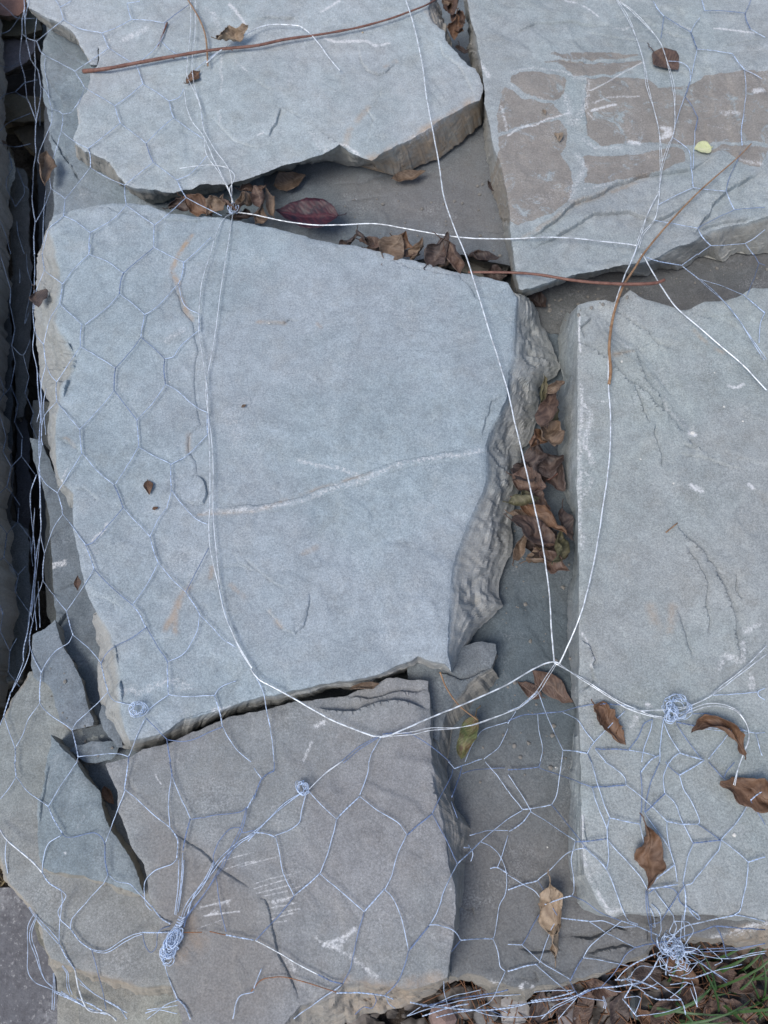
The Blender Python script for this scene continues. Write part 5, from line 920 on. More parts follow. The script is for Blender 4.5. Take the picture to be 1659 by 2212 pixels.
# ------------------------------------------------------------------ heavier tie wires
def tie(label, parts, lift=.006, mat=None, r=RT):
    """each part: (tile, kind, points)"""
    w = []
    for i, (kind, pts) in enumerate(parts):
        c = path(pts, lift+.001*i, wob=.0003, seed=i+33, taut=True); w.append((c, kind))
    o = empty('tie_wire', w[0][0][0])
    for c, kind in w:
        V, F = wire_mesh(c, kind, r if kind == 's' else r*.85); mesh_np('wire_length', V, quads_to_tris(F), mat or W_TIE, o, org=c[0])
    tag(o, label, 'tie wire', 'bright tie wires over the netting', 'thing')
tie('bright tie wire running level from the upper left knot across the recess', [('s', tl(1,(1555,1388),(1659,1402))+tl(2,(200,1445),(400,1470),(600,1468),(800,1462),(1000,1495),(1200,1530),(1400,1555),(1659,1560))+tl(3,(250,1550),(450,1558),(600,1575),(750,1590),(845,1605)))])
tie('longest bright tie wire, slanting from the top edge to the node beside the right slab', [('s', tl(2,(985,-20),(1040,150),(1100,420),(1130,650),(1200,1020),(1240,1280),(1310,1490))+tl(5,(1380,0),(1460,250),(1530,480),(1600,700),(1659,900))+tl(6,(40,1080),(100,1330),(175,1659))+tl(9,(230,260),(270,560),(285,800),(303,1012)))], .009)
tie('curved bright tie wire hanging down along the left edge of the right slab', [('s', tl(3,(845,1600))+tl(6,(820,15),(760,150),(700,330),(665,560),(655,800),(670,1080),(665,1300),(640,1530),(620,1659))+tl(9,(590,200),(545,430),(480,680),(400,880),(330,1025),(303,1012)))], .007)
tie('bright tie wire slanting across the upper right corner of the right slab', [('s', tl(6,(870,0),(890,20),(940,110),(1000,210),(1100,350),(1250,480),(1400,610),(1530,720),(1690,890)))], .006)
tie('double tie wire coming down from the top edge to the knot above the largest slab', [
  ('s', tl(1,(1245,-20),(1245,180),(1225,400),(1225,500),(1280,620),(1320,750),(1335,900),(1350,1010),(1440,1140),(1500,1260),(1530,1350))),
  ('s', tl(1,(1275,-20),(1275,200),(1255,400),(1270,560),(1310,700),(1330,840),(1400,970),(1480,1080),(1510,1160),(1515,1340))),
  ('s', tl(1,(1200,570),(1220,700),(1260,800),(1330,890),(1400,1050),(1470,1180),(1530,1330))),
  ('s', tl(1,(1175,1100),(1280,1085),(1390,1078),(1490,1100),(1535,1160),(1500,1230),(1530,1360)))], .004, r=RN*1.15)
tie('double tie wire running down the largest slab from the upper left knot', [
  ('s', tl(1,(1520,1400),(1480,1659))+tl(4,(1440,250),(1420,420),(1390,620),(1345,850),(1355,1000),(1390,1300),(1392,1659))+tl(7,(1400,150),(1430,450),(1440,560),(1500,770),(1570,930),(1659,1070))),
  ('s', tl(1,(1520,1395),(1460,1430),(1410,1530),(1375,1659))+tl(4,(1320,180),(1300,390),(1298,500),(1320,650),(1350,850),(1360,1040),(1365,1180),(1372,1400),(1370,1659))+tl(7,(1365,150),(1380,300),(1430,520),(1470,700),(1560,900),(1620,1000),(1659,1065)))], .004, r=RN*1.2)
tie('bright tie wire from the lower edge of the largest slab to the middle node', [('s', tl(7,(1640,1050))+tl(8,(0,1085),(40,1125),(200,1210),(500,1380),(780,1490),(840,1492)))], .006)
tie('bright tie wire rising rightward from the middle node over the lower gap', [('s', tl(8,(820,1497),(900,1480),(1150,1370),(1400,1270),(1659,1150))+tl(9,(150,1060),(250,1015),(310,1007),(345,1022)))], .008)
tie('thinner double tie wire just below the rising one, over the lower slab gap', [('b', tl(8,(840,1490),(1030,1472),(1150,1445),(1340,1435),(1500,1395),(1659,1335))+tl(9,(60,1312),(120,1265),(195,1200),(240,1130),(312,1020)))], .007, r=RN*1.1)
tie('pair of tie wires from the gap down to the coiled knot on the right slab', [('s', tl(9,(330,1010),(345,1025),(450,1100),(700,1260),(780,1310),(880,1345),(1000,1372),(1050,1360))), ('s', tl(9,(318,1022),(500,1120),(700,1250),(850,1318),(940,1355),(1010,1365))), ('s', tl(9,(780,1310),(870,1325),(940,1322),(1030,1318)))], .004, r=RN*1.25)
tie('pair of tie wires from the coiled knot up to the right edge of the picture', [('s', tl(9,(1100,1300),(1150,1300),(1290,1250),(1400,1160),(1540,1050),(1690,900))), ('s', tl(9,(1100,1310),(1150,1310),(1330,1225),(1500,1100),(1690,955)))], .004, r=RN*1.2)
tie('arching tie wire passing over the crescent leaf on the right slab', [('b', tl(9,(1080,1340),(1110,1365),(1180,1330),(1290,1290),(1400,1290),(1500,1330),(1560,1420),(1575,1500),(1540,1600),(1520,1659))+tl(12,(1500,60),(1478,152)))], .006, r=RN*1.1)
tie('thick wire from the left edge along the lower left slab', [('s', tl(10,(-30,410),(0,440),(45,510),(150,600),(220,660),(275,720)))], .004)
tie('thick curving wire along the front left corner near the square block', [('s', tl(10,(490,1360),(520,1500),(580,1620),(700,1640),(760,1690)))], .006)
tie('straight wire over the bottom of the scratched slab', [('s', tl(11,(10,1165),(150,1240),(320,1340),(420,1390)))], .003, r=RN*1.2)
tie('double wire from the middle node down to the coiled knot of the scratched slab', [('s', tl(11,(580,-5),(450,90),(360,180))), ('s', tl(11,(570,0),(470,70),(370,170)))], .004, r=RN*1.1)
tie('double wire from the middle knot to the front left bundle', [('s', tl(11,(330,190),(200,270),(100,370),(20,440),(-60,500))), ('s', tl(11,(325,195),(180,300),(80,390),(-40,520)))], .004, mat=W_NET, r=RN)
tie('short bent loose wire end above the reddish twig near the top', [('s', tl(1,(1350,410),(1440,330),(1560,250),(1659,195))+tl(2,(10,190),(80,165),(180,160),(300,172),(350,205),(420,280),(500,390),(560,460)))], .006)
tie('double tie wire from the top right edge crossing the brown patches', [
  ('b', tl(3,(700,-20),(790,130),(860,310),(895,450),(910,560),(955,720),(990,880),(1000,1100),(985,1250),(960,1300),(900,1430),(845,1600))),
  ('b', tl(3,(730,10),(820,80),(970,240),(1020,340),(1050,440),(1080,560),(1090,700),(1085,860),(1040,980),(1000,1120),(985,1300),(960,1430),(880,1530),(850,1620)))], .003, r=RN*1.05)
tie('rusty broken wire end on the lower part of the scratched slab', [('s', tl(11,(-20,1500),(50,1425),(120,1410),(220,1408),(400,1460),(540,1505)))], .003, mat=W_RUST, r=RN)
tie('rusty wire stub beside the front left bundle', [('s', tl(10,(1200,1115),(1320,1112)))], .003, mat=W_RUST, r=RN)
tie('rusty wire tip left of the twisted dark wire on the scratched slab', [('s', tl(10,(1370,1108),(1420,1118),(1475,1130)))], .003, mat=W_RUST, r=RN)

# ------------------------------------------------------------------ leaves
def leaf_material(name, c1, c2, vein, rough=.6):
    t = NT(name); v = t.new('ShaderNodeTexCoord').outputs['Object']
    c = t.mix(t.ramp(t.noise(55, 5, .7, v), .35, .65), c1, c2)
    c = t.mix(t.ramp(t.noise(420, 3, .7, v), .52, .72, 0, .45), c, tuple(q*.35 for q in c1))
    vn_ = t.attr('vein').outputs['Fac']
    c = t.mix(t.math('MULTIPLY', vn_, .6), c, vein)
    t.l.new(c, t.b.inputs['Base Color']); t.b.inputs['Roughness'].default_value = rough
    b = t.bump(vn_, .5, .0006); b = t.bump(t.noise(260, 4, .7, v), .6, .0006, b); t.l.new(b, t.b.inputs['Normal'])
    return t.m
LM = {
 'tan': leaf_material('tan_leaf', (0.085, 0.056, 0.037), (0.171, 0.119, 0.082), (0.250, 0.186, 0.128)),
 'pale': leaf_material('pale_leaf', (0.153, 0.117, 0.086), (0.292, 0.231, 0.170), (0.411, 0.339, 0.252)),
 'rust': leaf_material('rust_leaf', (0.071, 0.035, 0.019), (0.148, 0.081, 0.045), (0.234, 0.145, 0.092)),
 'brown': leaf_material('brown_leaf', (0.050, 0.030, 0.023), (0.106, 0.066, 0.051), (0.218, 0.146, 0.103)),
 'dark': leaf_material('dark_leaf', (0.028, 0.020, 0.019), (0.070, 0.050, 0.044), (0.138, 0.100, 0.081)),
 'purple': leaf_material('purple_leaf', (0.010, 0.007, 0.016), (0.034, 0.008, 0.015), (0.11, 0.022, 0.03), .5),
 'bleached': leaf_material('bleached_leaf', (0.17, 0.12, 0.08), (0.34, 0.26, 0.18), (0.4, 0.31, 0.22)),
 'olive': leaf_material('olive_leaf', (0.054, 0.051, 0.022), (0.109, 0.095, 0.051), (0.210, 0.195, 0.112)),
 'green': leaf_material('green_leaf', (0.070, 0.095, 0.032), (0.108, 0.063, 0.036), (0.216, 0.234, 0.090)),
 'yellow': leaf_material('yellow_leaf', (0.520, 0.560, 0.280), (0.600, 0.600, 0.360), (0.700, 0.700, 0.500)),
}
PXM = .00042
def leaf(label, x, y, L, W, ang, mat='tan', curl=1.2, bend=.6, twist=.0, tilt=0.0, roll=0.0, lift=.002, z=None, seed=0, crump=1.0, stem=.18, hook=0.0, group=None, flip=1, cat='leaf', edge=0.0):
    """curl: sides roll up (radians per half width); bend: arc along the length; hook: bends the blade within its plane"""
    R = random.Random(seed*7+3); L *= PXM; W *= PXM*1.06
    ns, nt = 26, 13
    S = np.linspace(0, 1, ns); Tt = np.linspace(-1, 1, nt)
    w = .5*W*np.clip(np.sin(math.pi*S**.82), 0, 1)**.85*(1-.25*S**4)
    w *= 1+.07*vn(S*9, S*0+seed, 0.0, 3)+edge*vn(S*26, S*0+seed, 0.0, 4)
    V = np.zeros((ns, nt, 3))
    # spine as an arc: bend out of plane, hook in plane
    th = bend*(S-.5); ps = hook*(S-.5); d = np.stack([np.cos(th)*np.cos(ps), np.cos(th)*np.sin(ps), np.sin(th)], 1)
    sp = np.cumsum(d, 0)*L/ns; sp -= sp[ns//2]
    vein = np.zeros((ns, nt))
    for i in range(ns):
        k = curl*(.75+.45*math.sin(S[i]*5+seed)); tw = twist*(S[i]-.5)
        side = np.array([-math.sin(ps[i]), math.cos(ps[i]), 0]); up = np.cross(d[i], side)
        for j, t in enumerate(Tt):
            kk = k*(1+.35*math.sin(seed*2.1)*np.sign(t)); a = kk*t
            u = (math.sin(a)/kk if abs(kk) > 1e-3 else t)*w[i]; h = ((1-math.cos(a))/kk if abs(kk) > 1e-3 else 0)*w[i]*1.0
            h += .10*abs(t)*w[i]
            u, h = u*math.cos(tw)-h*math.sin(tw), u*math.sin(tw)+h*math.cos(tw)
            V[i, j] = sp[i]+side*u+up*h
            vein[i, j] = max(0, 1-abs(t)*9) if False else (1.0 if j == nt//2 else (.55 if (int(S[i]*9+abs(t)*2.6) != int((S[i]-1/ns)*9+abs(t)*2.6)) else 0))
    q = V.reshape(-1, 3)
    for a_, am in ((90, .0022), (210, .0011)):
        for c in range(3): q[:, c] += crump*am*min(1, W/.02)*vn(q[:, 0]*a_+seed, q[:, 1]*a_, q[:, 2]*a_, seed+c)
    i = (np.arange(ns-1)[:, None]*nt+np.arange(nt-1)[None]).ravel()
    F = np.stack([i, i+1, i+nt+1, i+nt], 1)
    # real thickness
    n_ = len(q); nrm = np.zeros_like(q)
    fn = np.cross(q[F[:, 1]]-q[F[:, 0]], q[F[:, 3]]-q[F[:, 0]])
    for c in range(4): np.add.at(nrm, F[:, c], fn)
    nrm /= np.linalg.norm(nrm, axis=1)[:, None]+1e-12
    V2 = np.vstack([q, q-nrm*.00025]); F2 = np.vstack([F, F[:, ::-1]+n_])
    rim = list(range(nt))+[k*nt+nt-1 for k in range(1, ns)]+[(ns-1)*nt+k for k in range(nt-2, -1, -1)]+[k*nt for k in range(ns-2, 0, -1)]
    rim = np.array(rim); F2 = np.vstack([F2, np.stack([rim, rim+n_, np.roll(rim, -1)+n_, np.roll(rim, -1)], 1)])
    base = q[nt//2]
    # stem
    stl = stem*L
    sc_ = np.array([base-d[0]*stl*t+np.array([0, .25*stl*t*t*R.uniform(-1, 1), .0005]) for t in np.linspace(1, 0, 6)])
    rr = np.linspace(.0005, .0006, 6)
    SV, SF = tube(catmull(sc_, .002), .0005, 5)
    mid = q.reshape(ns, nt, 3)[:, nt//2]+np.array([0, 0, .0001]); MV, MF = tube(mid, np.linspace(.00055, .00012, ns), 4)
    a = math.radians(ang)
    Rx = lambda t: np.array([[1, 0, 0], [0, math.cos(t), -math.sin(t)], [0, math.sin(t), math.cos(t)]])
    Ry = lambda t: np.array([[math.cos(t), 0, math.sin(t)], [0, 1, 0], [-math.sin(t), 0, math.cos(t)]])
    Rz = np.array([[math.cos(a), -math.sin(a), 0], [math.sin(a), math.cos(a), 0], [0, 0, 1]])
    M = Rz @ Ry(-tilt) @ Rx(roll+(math.pi if flip < 0 else 0))
    V2, SV, MV = V2 @ M.T, SV @ M.T, MV @ M.T
    zb = z if z is not None else hit_z(x, y)
    low = np.percentile(V2[:, 2], 12)
    c0 = P(x, y, zb+lift-min(low, 0)*.6)
    c0[2] = zb+lift-low if z is None else z
    root = empty('dry_leaf' if cat == 'leaf' else 'leaf', c0)
    o = mesh_np('blade', V2+c0, quads_to_tris(F2), LM[mat], root, org=c0)
    at = o.data.attributes.new('vein', 'FLOAT', 'POINT'); at.data.foreach_set('value', np.r_[vein.ravel(), vein.ravel()])
    mesh_np('midrib', MV+c0, quads_to_tris(MF), LM[mat], root, org=c0)
    if stem > 0: mesh_np('stalk', SV+c0, quads_to_tris(SF), LM[mat], root, org=c0)
    tag(root, label, 'leaf', group, 'thing')
    return root
C = 'dry leaves wedged in the slits between the slabs'
leaf('crumpled pale brown leaf on the reddish twig near the top', 504, 82, 100, 62, 24, 'bleached', 1.8, 1.2, 1.6, crump=2.2, seed=1, lift=.010, edge=.12)
leaf('small curled rusty leaf hanging under the tie wires near the top', 418, 168, 62, 38, 50, 'rust', 2.1, 1.2, 1.2, seed=2, crump=1.5)
leaf('flat dark brown leaf with pale veins on the brown-patched slab', 1440, 134, 96, 78, -52, 'brown', .45, .3, 0, seed=3, stem=.32, crump=.7)
leaf('small yellow-green oval leaf on the brown-patched slab', 1517, 321, 52, 44, 185, 'yellow', .3, .25, 0, seed=4, stem=.04, crump=.4)
leaf('small folded grey-brown leaf tip standing on the brown-patched slab', 1206, 299, 34, 32, -80, 'pale', 1.9, .6, 0, seed=5, stem=.1, lift=.002)
leaf('tiny pale tan leaf scrap on the leftmost brown patch', 1176, 243, 20, 11, -70, 'pale', .3, .2, 0, seed=6, stem=0)
leaf('long brown folded leaf standing in the netting at the upper left gap', 95, 356, 128, 52, 96, 'tan', 1.5, .5, .2, roll=.5, z=-.038, seed=7, stem=.06)
leaf('dark purplish-brown wrinkled leaf over the netting, left of the largest slab', 84, 646, 56, 46, -70, 'dark', .9, .6, 0, z=-.012, seed=8, crump=1.6, stem=.35)
leaf('large glossy dark purple leaf in the recess above the largest slab', 660, 462, 178, 84, 176, 'purple', .7, .45, .1, roll=-.15, seed=9, stem=.12, z=-.024, crump=.6)
leaf('orange-brown ribbed leaf tucked under the pale top slab', 627, 387, 104, 52, 24, 'tan', 1.1, .5, .1, roll=.5, z=-.040, seed=10, stem=.02)
leaf('brown leaf lying flat under the tan broken edge of the top slab', 886, 378, 100, 36, 16, 'tan', .9, .3, 0, roll=.35, z=-.041, seed=11, stem=.02)
def clump(lst, group):
    for i, a in enumerate(lst):
        kw = dict(a[7], group=group); kw['z'] = kw.get('z', -.03)+.006 if 'z' in kw else None
        kw.setdefault('crump', 1.7); kw.setdefault('bend', 1.0); kw['curl'] = kw.get('curl', 1.2)*1.15; kw.setdefault('roll', [.5, -.5, .2, -.3][i % 4]); kw.setdefault('tilt', [.3, -.3, .15][i % 3])
        leaf(a[0], a[1], a[2], a[3]*1.28, a[4]*1.38, a[5], a[6], **kw)
clump([
 ('dark leaf at the far left end of the slit above the largest slab', 392, 437, 62, 34, 10, 'dark', dict(z=-.020, seed=20, curl=1.6, twist=.8)),
 ('rusty leaf in the slit left of the upper left knot', 430, 440, 74, 34, -28, 'rust', dict(z=-.014, seed=21, curl=1.4, roll=.6)),
 ('tan folded leaf just left of the upper left knot', 468, 440, 62, 46, 62, 'tan', dict(z=-.012, seed=22, curl=1.9, twist=.9, crump=1.6)),
 ('brown leaf directly behind the upper left knot', 505, 447, 58, 44, -60, 'brown', dict(z=-.018, seed=23, curl=1.2, twist=.7, crump=1.7)),
 ('tan curled leaf just right of the upper left knot', 533, 432, 62, 36, 48, 'tan', dict(z=-.012, seed=24, curl=1.7, roll=-.4)),
 ('cupped brown leaf between the upper left knot and the purple leaf', 560, 425, 56, 44, 100, 'brown', dict(z=-.010, seed=25, curl=1.5, bend=1.2, crump=1.5)),
 ('narrow brown leaf below the orange ribbed leaf', 583, 430, 58, 28, 105, 'tan', dict(z=-.016, seed=26, curl=1.0, twist=.6)),
 ('dark leaf pressed under the rim of the top slab near the knot', 545, 408, 66, 30, 32, 'brown', dict(z=-.022, seed=27, curl=1.0)),
 ('tan leaf hanging beside the stub of the purple leaf', 560, 460, 52, 26, 70, 'tan', dict(z=-.022, seed=28, curl=1.3)),
 ('dark crumpled leaf below the upper left knot', 525, 462, 58, 32, -15, 'dark', dict(z=-.026, seed=29, curl=1.6, crump=1.8)),
], C)
clump([
 ('dark curled leaf at the left end of the leaf row above the largest slab', 752, 516, 50, 28, 20, 'dark', dict(z=-.018, seed=30, curl=2.2, bend=1.5)),
 ('tightly coiled dark leaf second in the leaf row', 783, 521, 44, 30, -45, 'dark', dict(z=-.014, seed=31, curl=2.6, bend=2.2)),
 ('flat tan leaf behind the coiled dark one in the leaf row', 806, 524, 62, 24, -18, 'brown', dict(z=-.020, seed=32, curl=.8)),
 ('bright tan folded leaf in the middle of the leaf row', 848, 532, 72, 46, 55, 'tan', dict(z=-.008, seed=33, curl=.9, roll=.3, crump=1.3)),
 ('rusty leaf arching behind the bright tan one in the leaf row', 872, 522, 54, 34, -25, 'rust', dict(z=-.012, seed=34, curl=1.8, bend=1.4)),
 ('tan leaf with a pointed tip right of the rusty arching leaf', 905, 536, 58, 36, 65, 'tan', dict(z=-.010, seed=35, curl=1.5, twist=.8)),
 ('large dark grey-brown leaf with folded edges in the leaf row', 945, 540, 84, 52, 55, 'dark', dict(z=-.006, seed=36, curl=1.4, twist=.5, crump=1.6)),
 ('long brown crescent leaf beside the slanting tie wire', 985, 552, 92, 36, -62, 'brown', dict(z=-.006, seed=37, curl=1.3, hook=-.9, roll=.4)),
 ('small tan leaf curled below the dark grey-brown leaf', 960, 566, 46, 28, 40, 'tan', dict(z=-.014, seed=38, curl=2.0)),
 ('purplish cupped leaf at the right end of the leaf row', 1045, 560, 74, 46, -20, 'dark', dict(z=-.030, seed=39, curl=1.5, bend=1.0, crump=1.6)),
 ('dark leaf half lost in the black slit below the twig', 1070, 592, 64, 32, 10, 'dark', dict(z=-.045, seed=40, curl=1.0)),
 ('brown scrap of leaf under the bright tan leaf', 884, 550, 50, 22, -20, 'brown', dict(z=-.016, seed=41, curl=1.0)),
 ('blackish leaf behind the start of the leaf row', 822, 532, 58, 26, -12, 'dark', dict(z=-.028, seed=42, curl=1.4)),
], C)
clump([
 ('brown wrinkled leaf at the top edge between the two upper slabs', 978, 18, 84, 42, -70, 'brown', dict(z=-.020, seed=50, curl=1.3, crump=1.6)),
 ('rusty leaf in the top slit, below the wrinkled one', 978, 62, 66, 36, -95, 'rust', dict(z=-.024, seed=51, curl=1.6, twist=.6)),
 ('purplish leaf against the brown-patched slab in the top slit', 992, 50, 96, 34, -84, 'brown', dict(z=-.026, seed=52, curl=1.1)),
 ('lowest dark leaf in the top slit', 998, 110, 62, 28, -70, 'dark', dict(z=-.032, seed=53, curl=1.2)),
 ('tan leaf tip poking out at the very top edge', 965, -4, 40, 30, 10, 'tan', dict(z=-.018, seed=54, curl=1.4)),
 ('small dark leaf in the recess against the brown-patched slab', 1062, 405, 36, 22, -70, 'dark', dict(seed=55, curl=.9, stem=.05)),
 ('blackish crumpled leaf where the three slabs nearly meet', 1163, 655, 56, 36, -40, 'dark', dict(seed=56, curl=1.3, crump=1.6)),
], C)
clump([
 ('olive striped leaf at the top of the right-hand slit', 1178, 868, 118, 36, 104, 'olive', dict(z=-.022, seed=60, curl=1.3, roll=.4, stem=.1)),
 ('reddish-brown leaf with a pale folded top in the right-hand slit', 1190, 880, 108, 42, 78, 'brown', dict(z=-.012, seed=61, curl=1.2, twist=1.3, crump=1.5)),
 ('tan hooded tip at the top of the right-hand slit', 1200, 836, 44, 34, 40, 'tan', dict(z=-.008, seed=62, curl=1.8, bend=1.4)),
 ('tan ribbed cupped leaf in the upper right-hand slit', 1189, 942, 66, 54, -70, 'tan', dict(z=-.016, seed=63, curl=1.0, bend=.8)),
 ('rusty twisted leaf left of the ribbed cupped one', 1160, 944, 64, 30, 55, 'rust', dict(z=-.020, seed=64, curl=1.7, twist=1.2)),
 ('dark grey leaf rolled like a tube in the right-hand slit', 1162, 985, 76, 46, 84, 'dark', dict(z=-.022, seed=65, curl=1.9)),
 ('dark purple-brown leaf below the ribbed cupped one', 1187, 998, 64, 46, 25, 'dark', dict(z=-.026, seed=66, curl=1.2, crump=1.7)),
 ('brown leaf at the left wall of the right-hand slit', 1138, 1015, 76, 46, 60, 'dark', dict(z=-.032, seed=67, curl=.9)),
 ('reddish-brown square-cornered leaf in the middle of the right-hand slit', 1150, 1038, 66, 52, -20, 'brown', dict(z=-.026, seed=68, curl=.8, roll=.3)),
 ('pointed grey-brown leaf standing beside the small reddish stalk', 1163, 1082, 74, 38, 85, 'brown', dict(z=-.028, seed=69, curl=.7, roll=.3)),
 ('tan leaf curled into a ring beside the tie wire', 1132, 1082, 60, 44, 15, 'olive', dict(z=-.018, seed=70, curl=2.9, bend=.5, roll=-.6)),
 ('small pale twisted leaf at the left wall below the ring-shaped one', 1132, 1116, 52, 26, -20, 'tan', dict(z=-.030, seed=71, curl=1.5, twist=1.2)),
 ('long rusty leaf with a pale rolled rim slanting right', 1182, 1118, 104, 36, -42, 'rust', dict(z=-.020, seed=72, curl=1.8, roll=.5)),
 ('broad brown leaf in the middle of the lower heap', 1160, 1152, 104, 52, -24, 'brown', dict(z=-.014, seed=73, curl=.8, bend=.5)),
 ('small tan leaf standing at the left side of the lower heap', 1122, 1172, 62, 24, 58, 'tan', dict(z=-.024, seed=74, curl=1.3, roll=.7)),
 ('dark leaf against the right slab in the lower heap', 1222, 1140, 78, 34, -80, 'dark', dict(z=-.026, seed=75, curl=1.0)),
 ('pale-veined curved leaf at the right of the lower heap', 1207, 1180, 84, 38, 68, 'olive', dict(z=-.014, seed=76, curl=1.4, hook=.9)),
 ('tan cupped leaf at the bottom of the lower heap', 1188, 1200, 80, 44, 12, 'tan', dict(z=-.022, seed=77, curl=1.4, bend=-.8, hook=.6)),
 ('brown ragged leaf with a pointed lower tip, bottom of the lower heap', 1208, 1212, 66, 34, -32, 'brown', dict(z=-.016, seed=78, curl=1.3, twist=.6)),
 ('dark leaf beneath the broad brown one', 1178, 1172, 84, 46, 60, 'dark', dict(z=-.032, seed=79, curl=.9)),
 ('blackish leaf under the tube-like leaf', 1200, 1030, 70, 44, -50, 'dark', dict(z=-.036, seed=80, curl=.8)),
], C)
leaf('spotted brown leaf lying in the gap beside the right slab', 1196, 1486, 118, 46, -42, 'brown', .8, .5, 0, roll=.3, lift=.003, seed=90, stem=.02)
leaf('small pointed brown leaf left of the spotted one in the gap', 1143, 1490, 62, 34, 150, 'brown', 1.0, .6, .3, seed=91, stem=.12)
leaf('green and purple-brown leaf under the wires beside the scratched slab', 1010, 1597, 104, 42, -112, 'green', .8, .3, 0, roll=.5, z=-.038, seed=92, stem=.22)
leaf('upright brown leaf with a curled side, right slab below the coiled wires', 1317, 1562, 100, 46, -54, 'rust', 1.3, .8, .7, crump=2.0, lift=.003, seed=93, stem=.12, edge=.18)
leaf('crescent-shaped curled brown leaf under the arching wire', 1552, 1565, 140, 40, -205, 'rust', 1.9, .5, .5, crump=1.6, hook=2.6, lift=.004, seed=94, stem=.04)
leaf('large brown veined leaf caught in the netting at the right edge', 1622, 1712, 140, 60, 166, 'rust', 1.2, .6, .5, crump=1.8, lift=.004, seed=95, stem=.1)
leaf('tall folded tan-brown leaf standing on the lower right slab', 1411, 1852, 122, 48, -92, 'rust', 2.0, .9, 1.9, hook=-.4, roll=.5, lift=.006, seed=96, crump=2.0, edge=.07)
leaf('long rolled tan leaf over the lower slab near the front edge', 1191, 1992, 150, 46, -88, 'bleached', 2.2, .9, 2.2, roll=.6, lift=.007, seed=97, crump=3.0, edge=.1, hook=.4)
leaf('small orange-brown curled leaf on the left part of the largest slab', 323, 1053, 38, 22, -75, 'rust', 1.1, .4, .3, seed=98, stem=.05)
leaf('tiny orange leaf scrap below the small curled leaf', 337, 1097, 14, 9, 20, 'rust', .8, .3, 0, seed=99, stem=0)
leaf('tiny pale orange scrap in the middle of the largest slab', 527, 876, 13, 8, 30, 'tan', .8, .3, 0, seed=100, stem=0)
leaf('brown leaf rim peeping from the slit below the largest slab', 792, 1483, 66, 22, 12, 'tan', 1.8, .6, .5, z=-.014, seed=101, stem=0)
leaf('rust-coloured leaf deep in the crack left of the scratched slab', 234, 1718, 46, 20, -55, 'rust', 1.0, .3, 0, z=-.046, seed=102, stem=0)
leaf('little curled leaf against the left flank of the largest slab', 167, 1257, 36, 16, 100, 'brown', 1.9, .4, 0, z=-.034, seed=103, stem=0)
leaf('tan leaf tip at the far left edge above the grey boulder', 2, 305, 30, 18, 170, 'tan', 1.2, .4, 0, z=-.085, seed=104, stem=0)

# ------------------------------------------------------------------ twigs
def twig_material(name, a, b):
    t = NT(name); v = t.new('ShaderNodeTexCoord').outputs['Object']
    c = t.mix(t.ramp(t.noise(140, 4, .7, v), .35, .65), a, b)
    c = t.mix(t.ramp(t.noise(600, 3, .7, v), .6, .75, 0, .6), c, (0.05, 0.03, 0.02))
    t.l.new(c, t.b.inputs['Base Color']); t.b.inputs['Roughness'].default_value = .55
    t.l.new(t.bump(t.noise(500, 3, .7, v), .5, .0005), t.b.inputs['Normal']); return t.m
TW = twig_material('reddish_bark', (0.13, 0.055, 0.04), (0.22, 0.11, 0.08))
TB = twig_material('dry_stalk', (0.22, 0.12, 0.06), (0.36, 0.22, 0.12))
def twig(label, pts, r0, r1, mat, lift=.004, zs=None, buds=3, seed=0, swell=1.0):
    d = catmull(np.array(pts, float), 8.0)
    if zs is None: z = [field(WZ, p[0], p[1])+lift for p in d]
    else: z = np.interp(np.linspace(0, 1, len(d)), np.linspace(0, 1, len(zs)), zs)
    c = catmull(np.array([P(p[0], p[1], q) for p, q in zip(d, z)]), .002)
    n = len(c); s = np.linspace(0, 1, n)
    r = r0+(r1-r0)*s+.00018*vn(s*40, s*0+seed, 0.0, 5)*r0/.002; r *= 1+(swell-1)*np.exp(-s*30)
    root = empty('twig', c[0]); V, F = tube(c, r, 8); mesh_np('stem', V, quads_to_tris(F), mat, root, org=c[0])
    R = random.Random(seed)
    for b in range(buds):
        k = int(n*(b+.7)/(buds+.6)); k = min(k, n-2); dd = c[k+1]-c[k]; dd /= np.linalg.norm(dd); a = R.uniform(0, 6.28)
        sd_ = np.cross(dd, [math.cos(a), math.sin(a), .4]); sd_ /= np.linalg.norm(sd_)
        bc = np.array([c[k], c[k]+sd_*r[k]*1.2+dd*.001, c[k]+sd_*r[k]*1.7+dd*.0025]); bc = catmull(bc, .0006)
        V, F = tube(bc, np.linspace(r[k]*.7, r[k]*.15, len(bc)), 5); mesh_np('bud', V, quads_to_tris(F), mat, root, org=bc[0])
    tag(root, label, 'twig', None, 'thing')
twig('long reddish twig, thick at its left end, across the top left slab', tl(1,(548,466),(700,448),(900,410),(1150,365),(1400,325),(1659,300))+tl(2,(200,258),(400,230),(560,203),(700,175),(880,125),(1000,82),(1120,35),(1200,-10)), .0020, .0009, TW, .006, buds=6, seed=1, swell=1.25)
twig('thin brown stalk hanging from the top edge to the curled rusty leaf', tl(1,(1215,-20),(1260,50),(1310,140),(1345,250),(1358,430)), .0008, .0010, TB, .005, buds=1, seed=2)
twig('slanting thin twig from the brown patches down to the right slab', tl(3,(1590,938),(1500,1030),(1250,1250),(1050,1460),(900,1640))+tl(6,(830,90),(750,220),(690,400),(662,600),(672,760),(660,850)), 0.0006, .0015, TB, .008, buds=4, seed=3)
twig('straight reddish twig poking from the slit under the brown-patched slab', tl(5,(1400,119),(1659,121))+tl(6,(200,135),(450,175),(700,195),(900,195),(985,185),(1022,168)), .0012, .0017, TW, .008, zs=[.004, .012, .018, .020, .021], buds=2, seed=4)
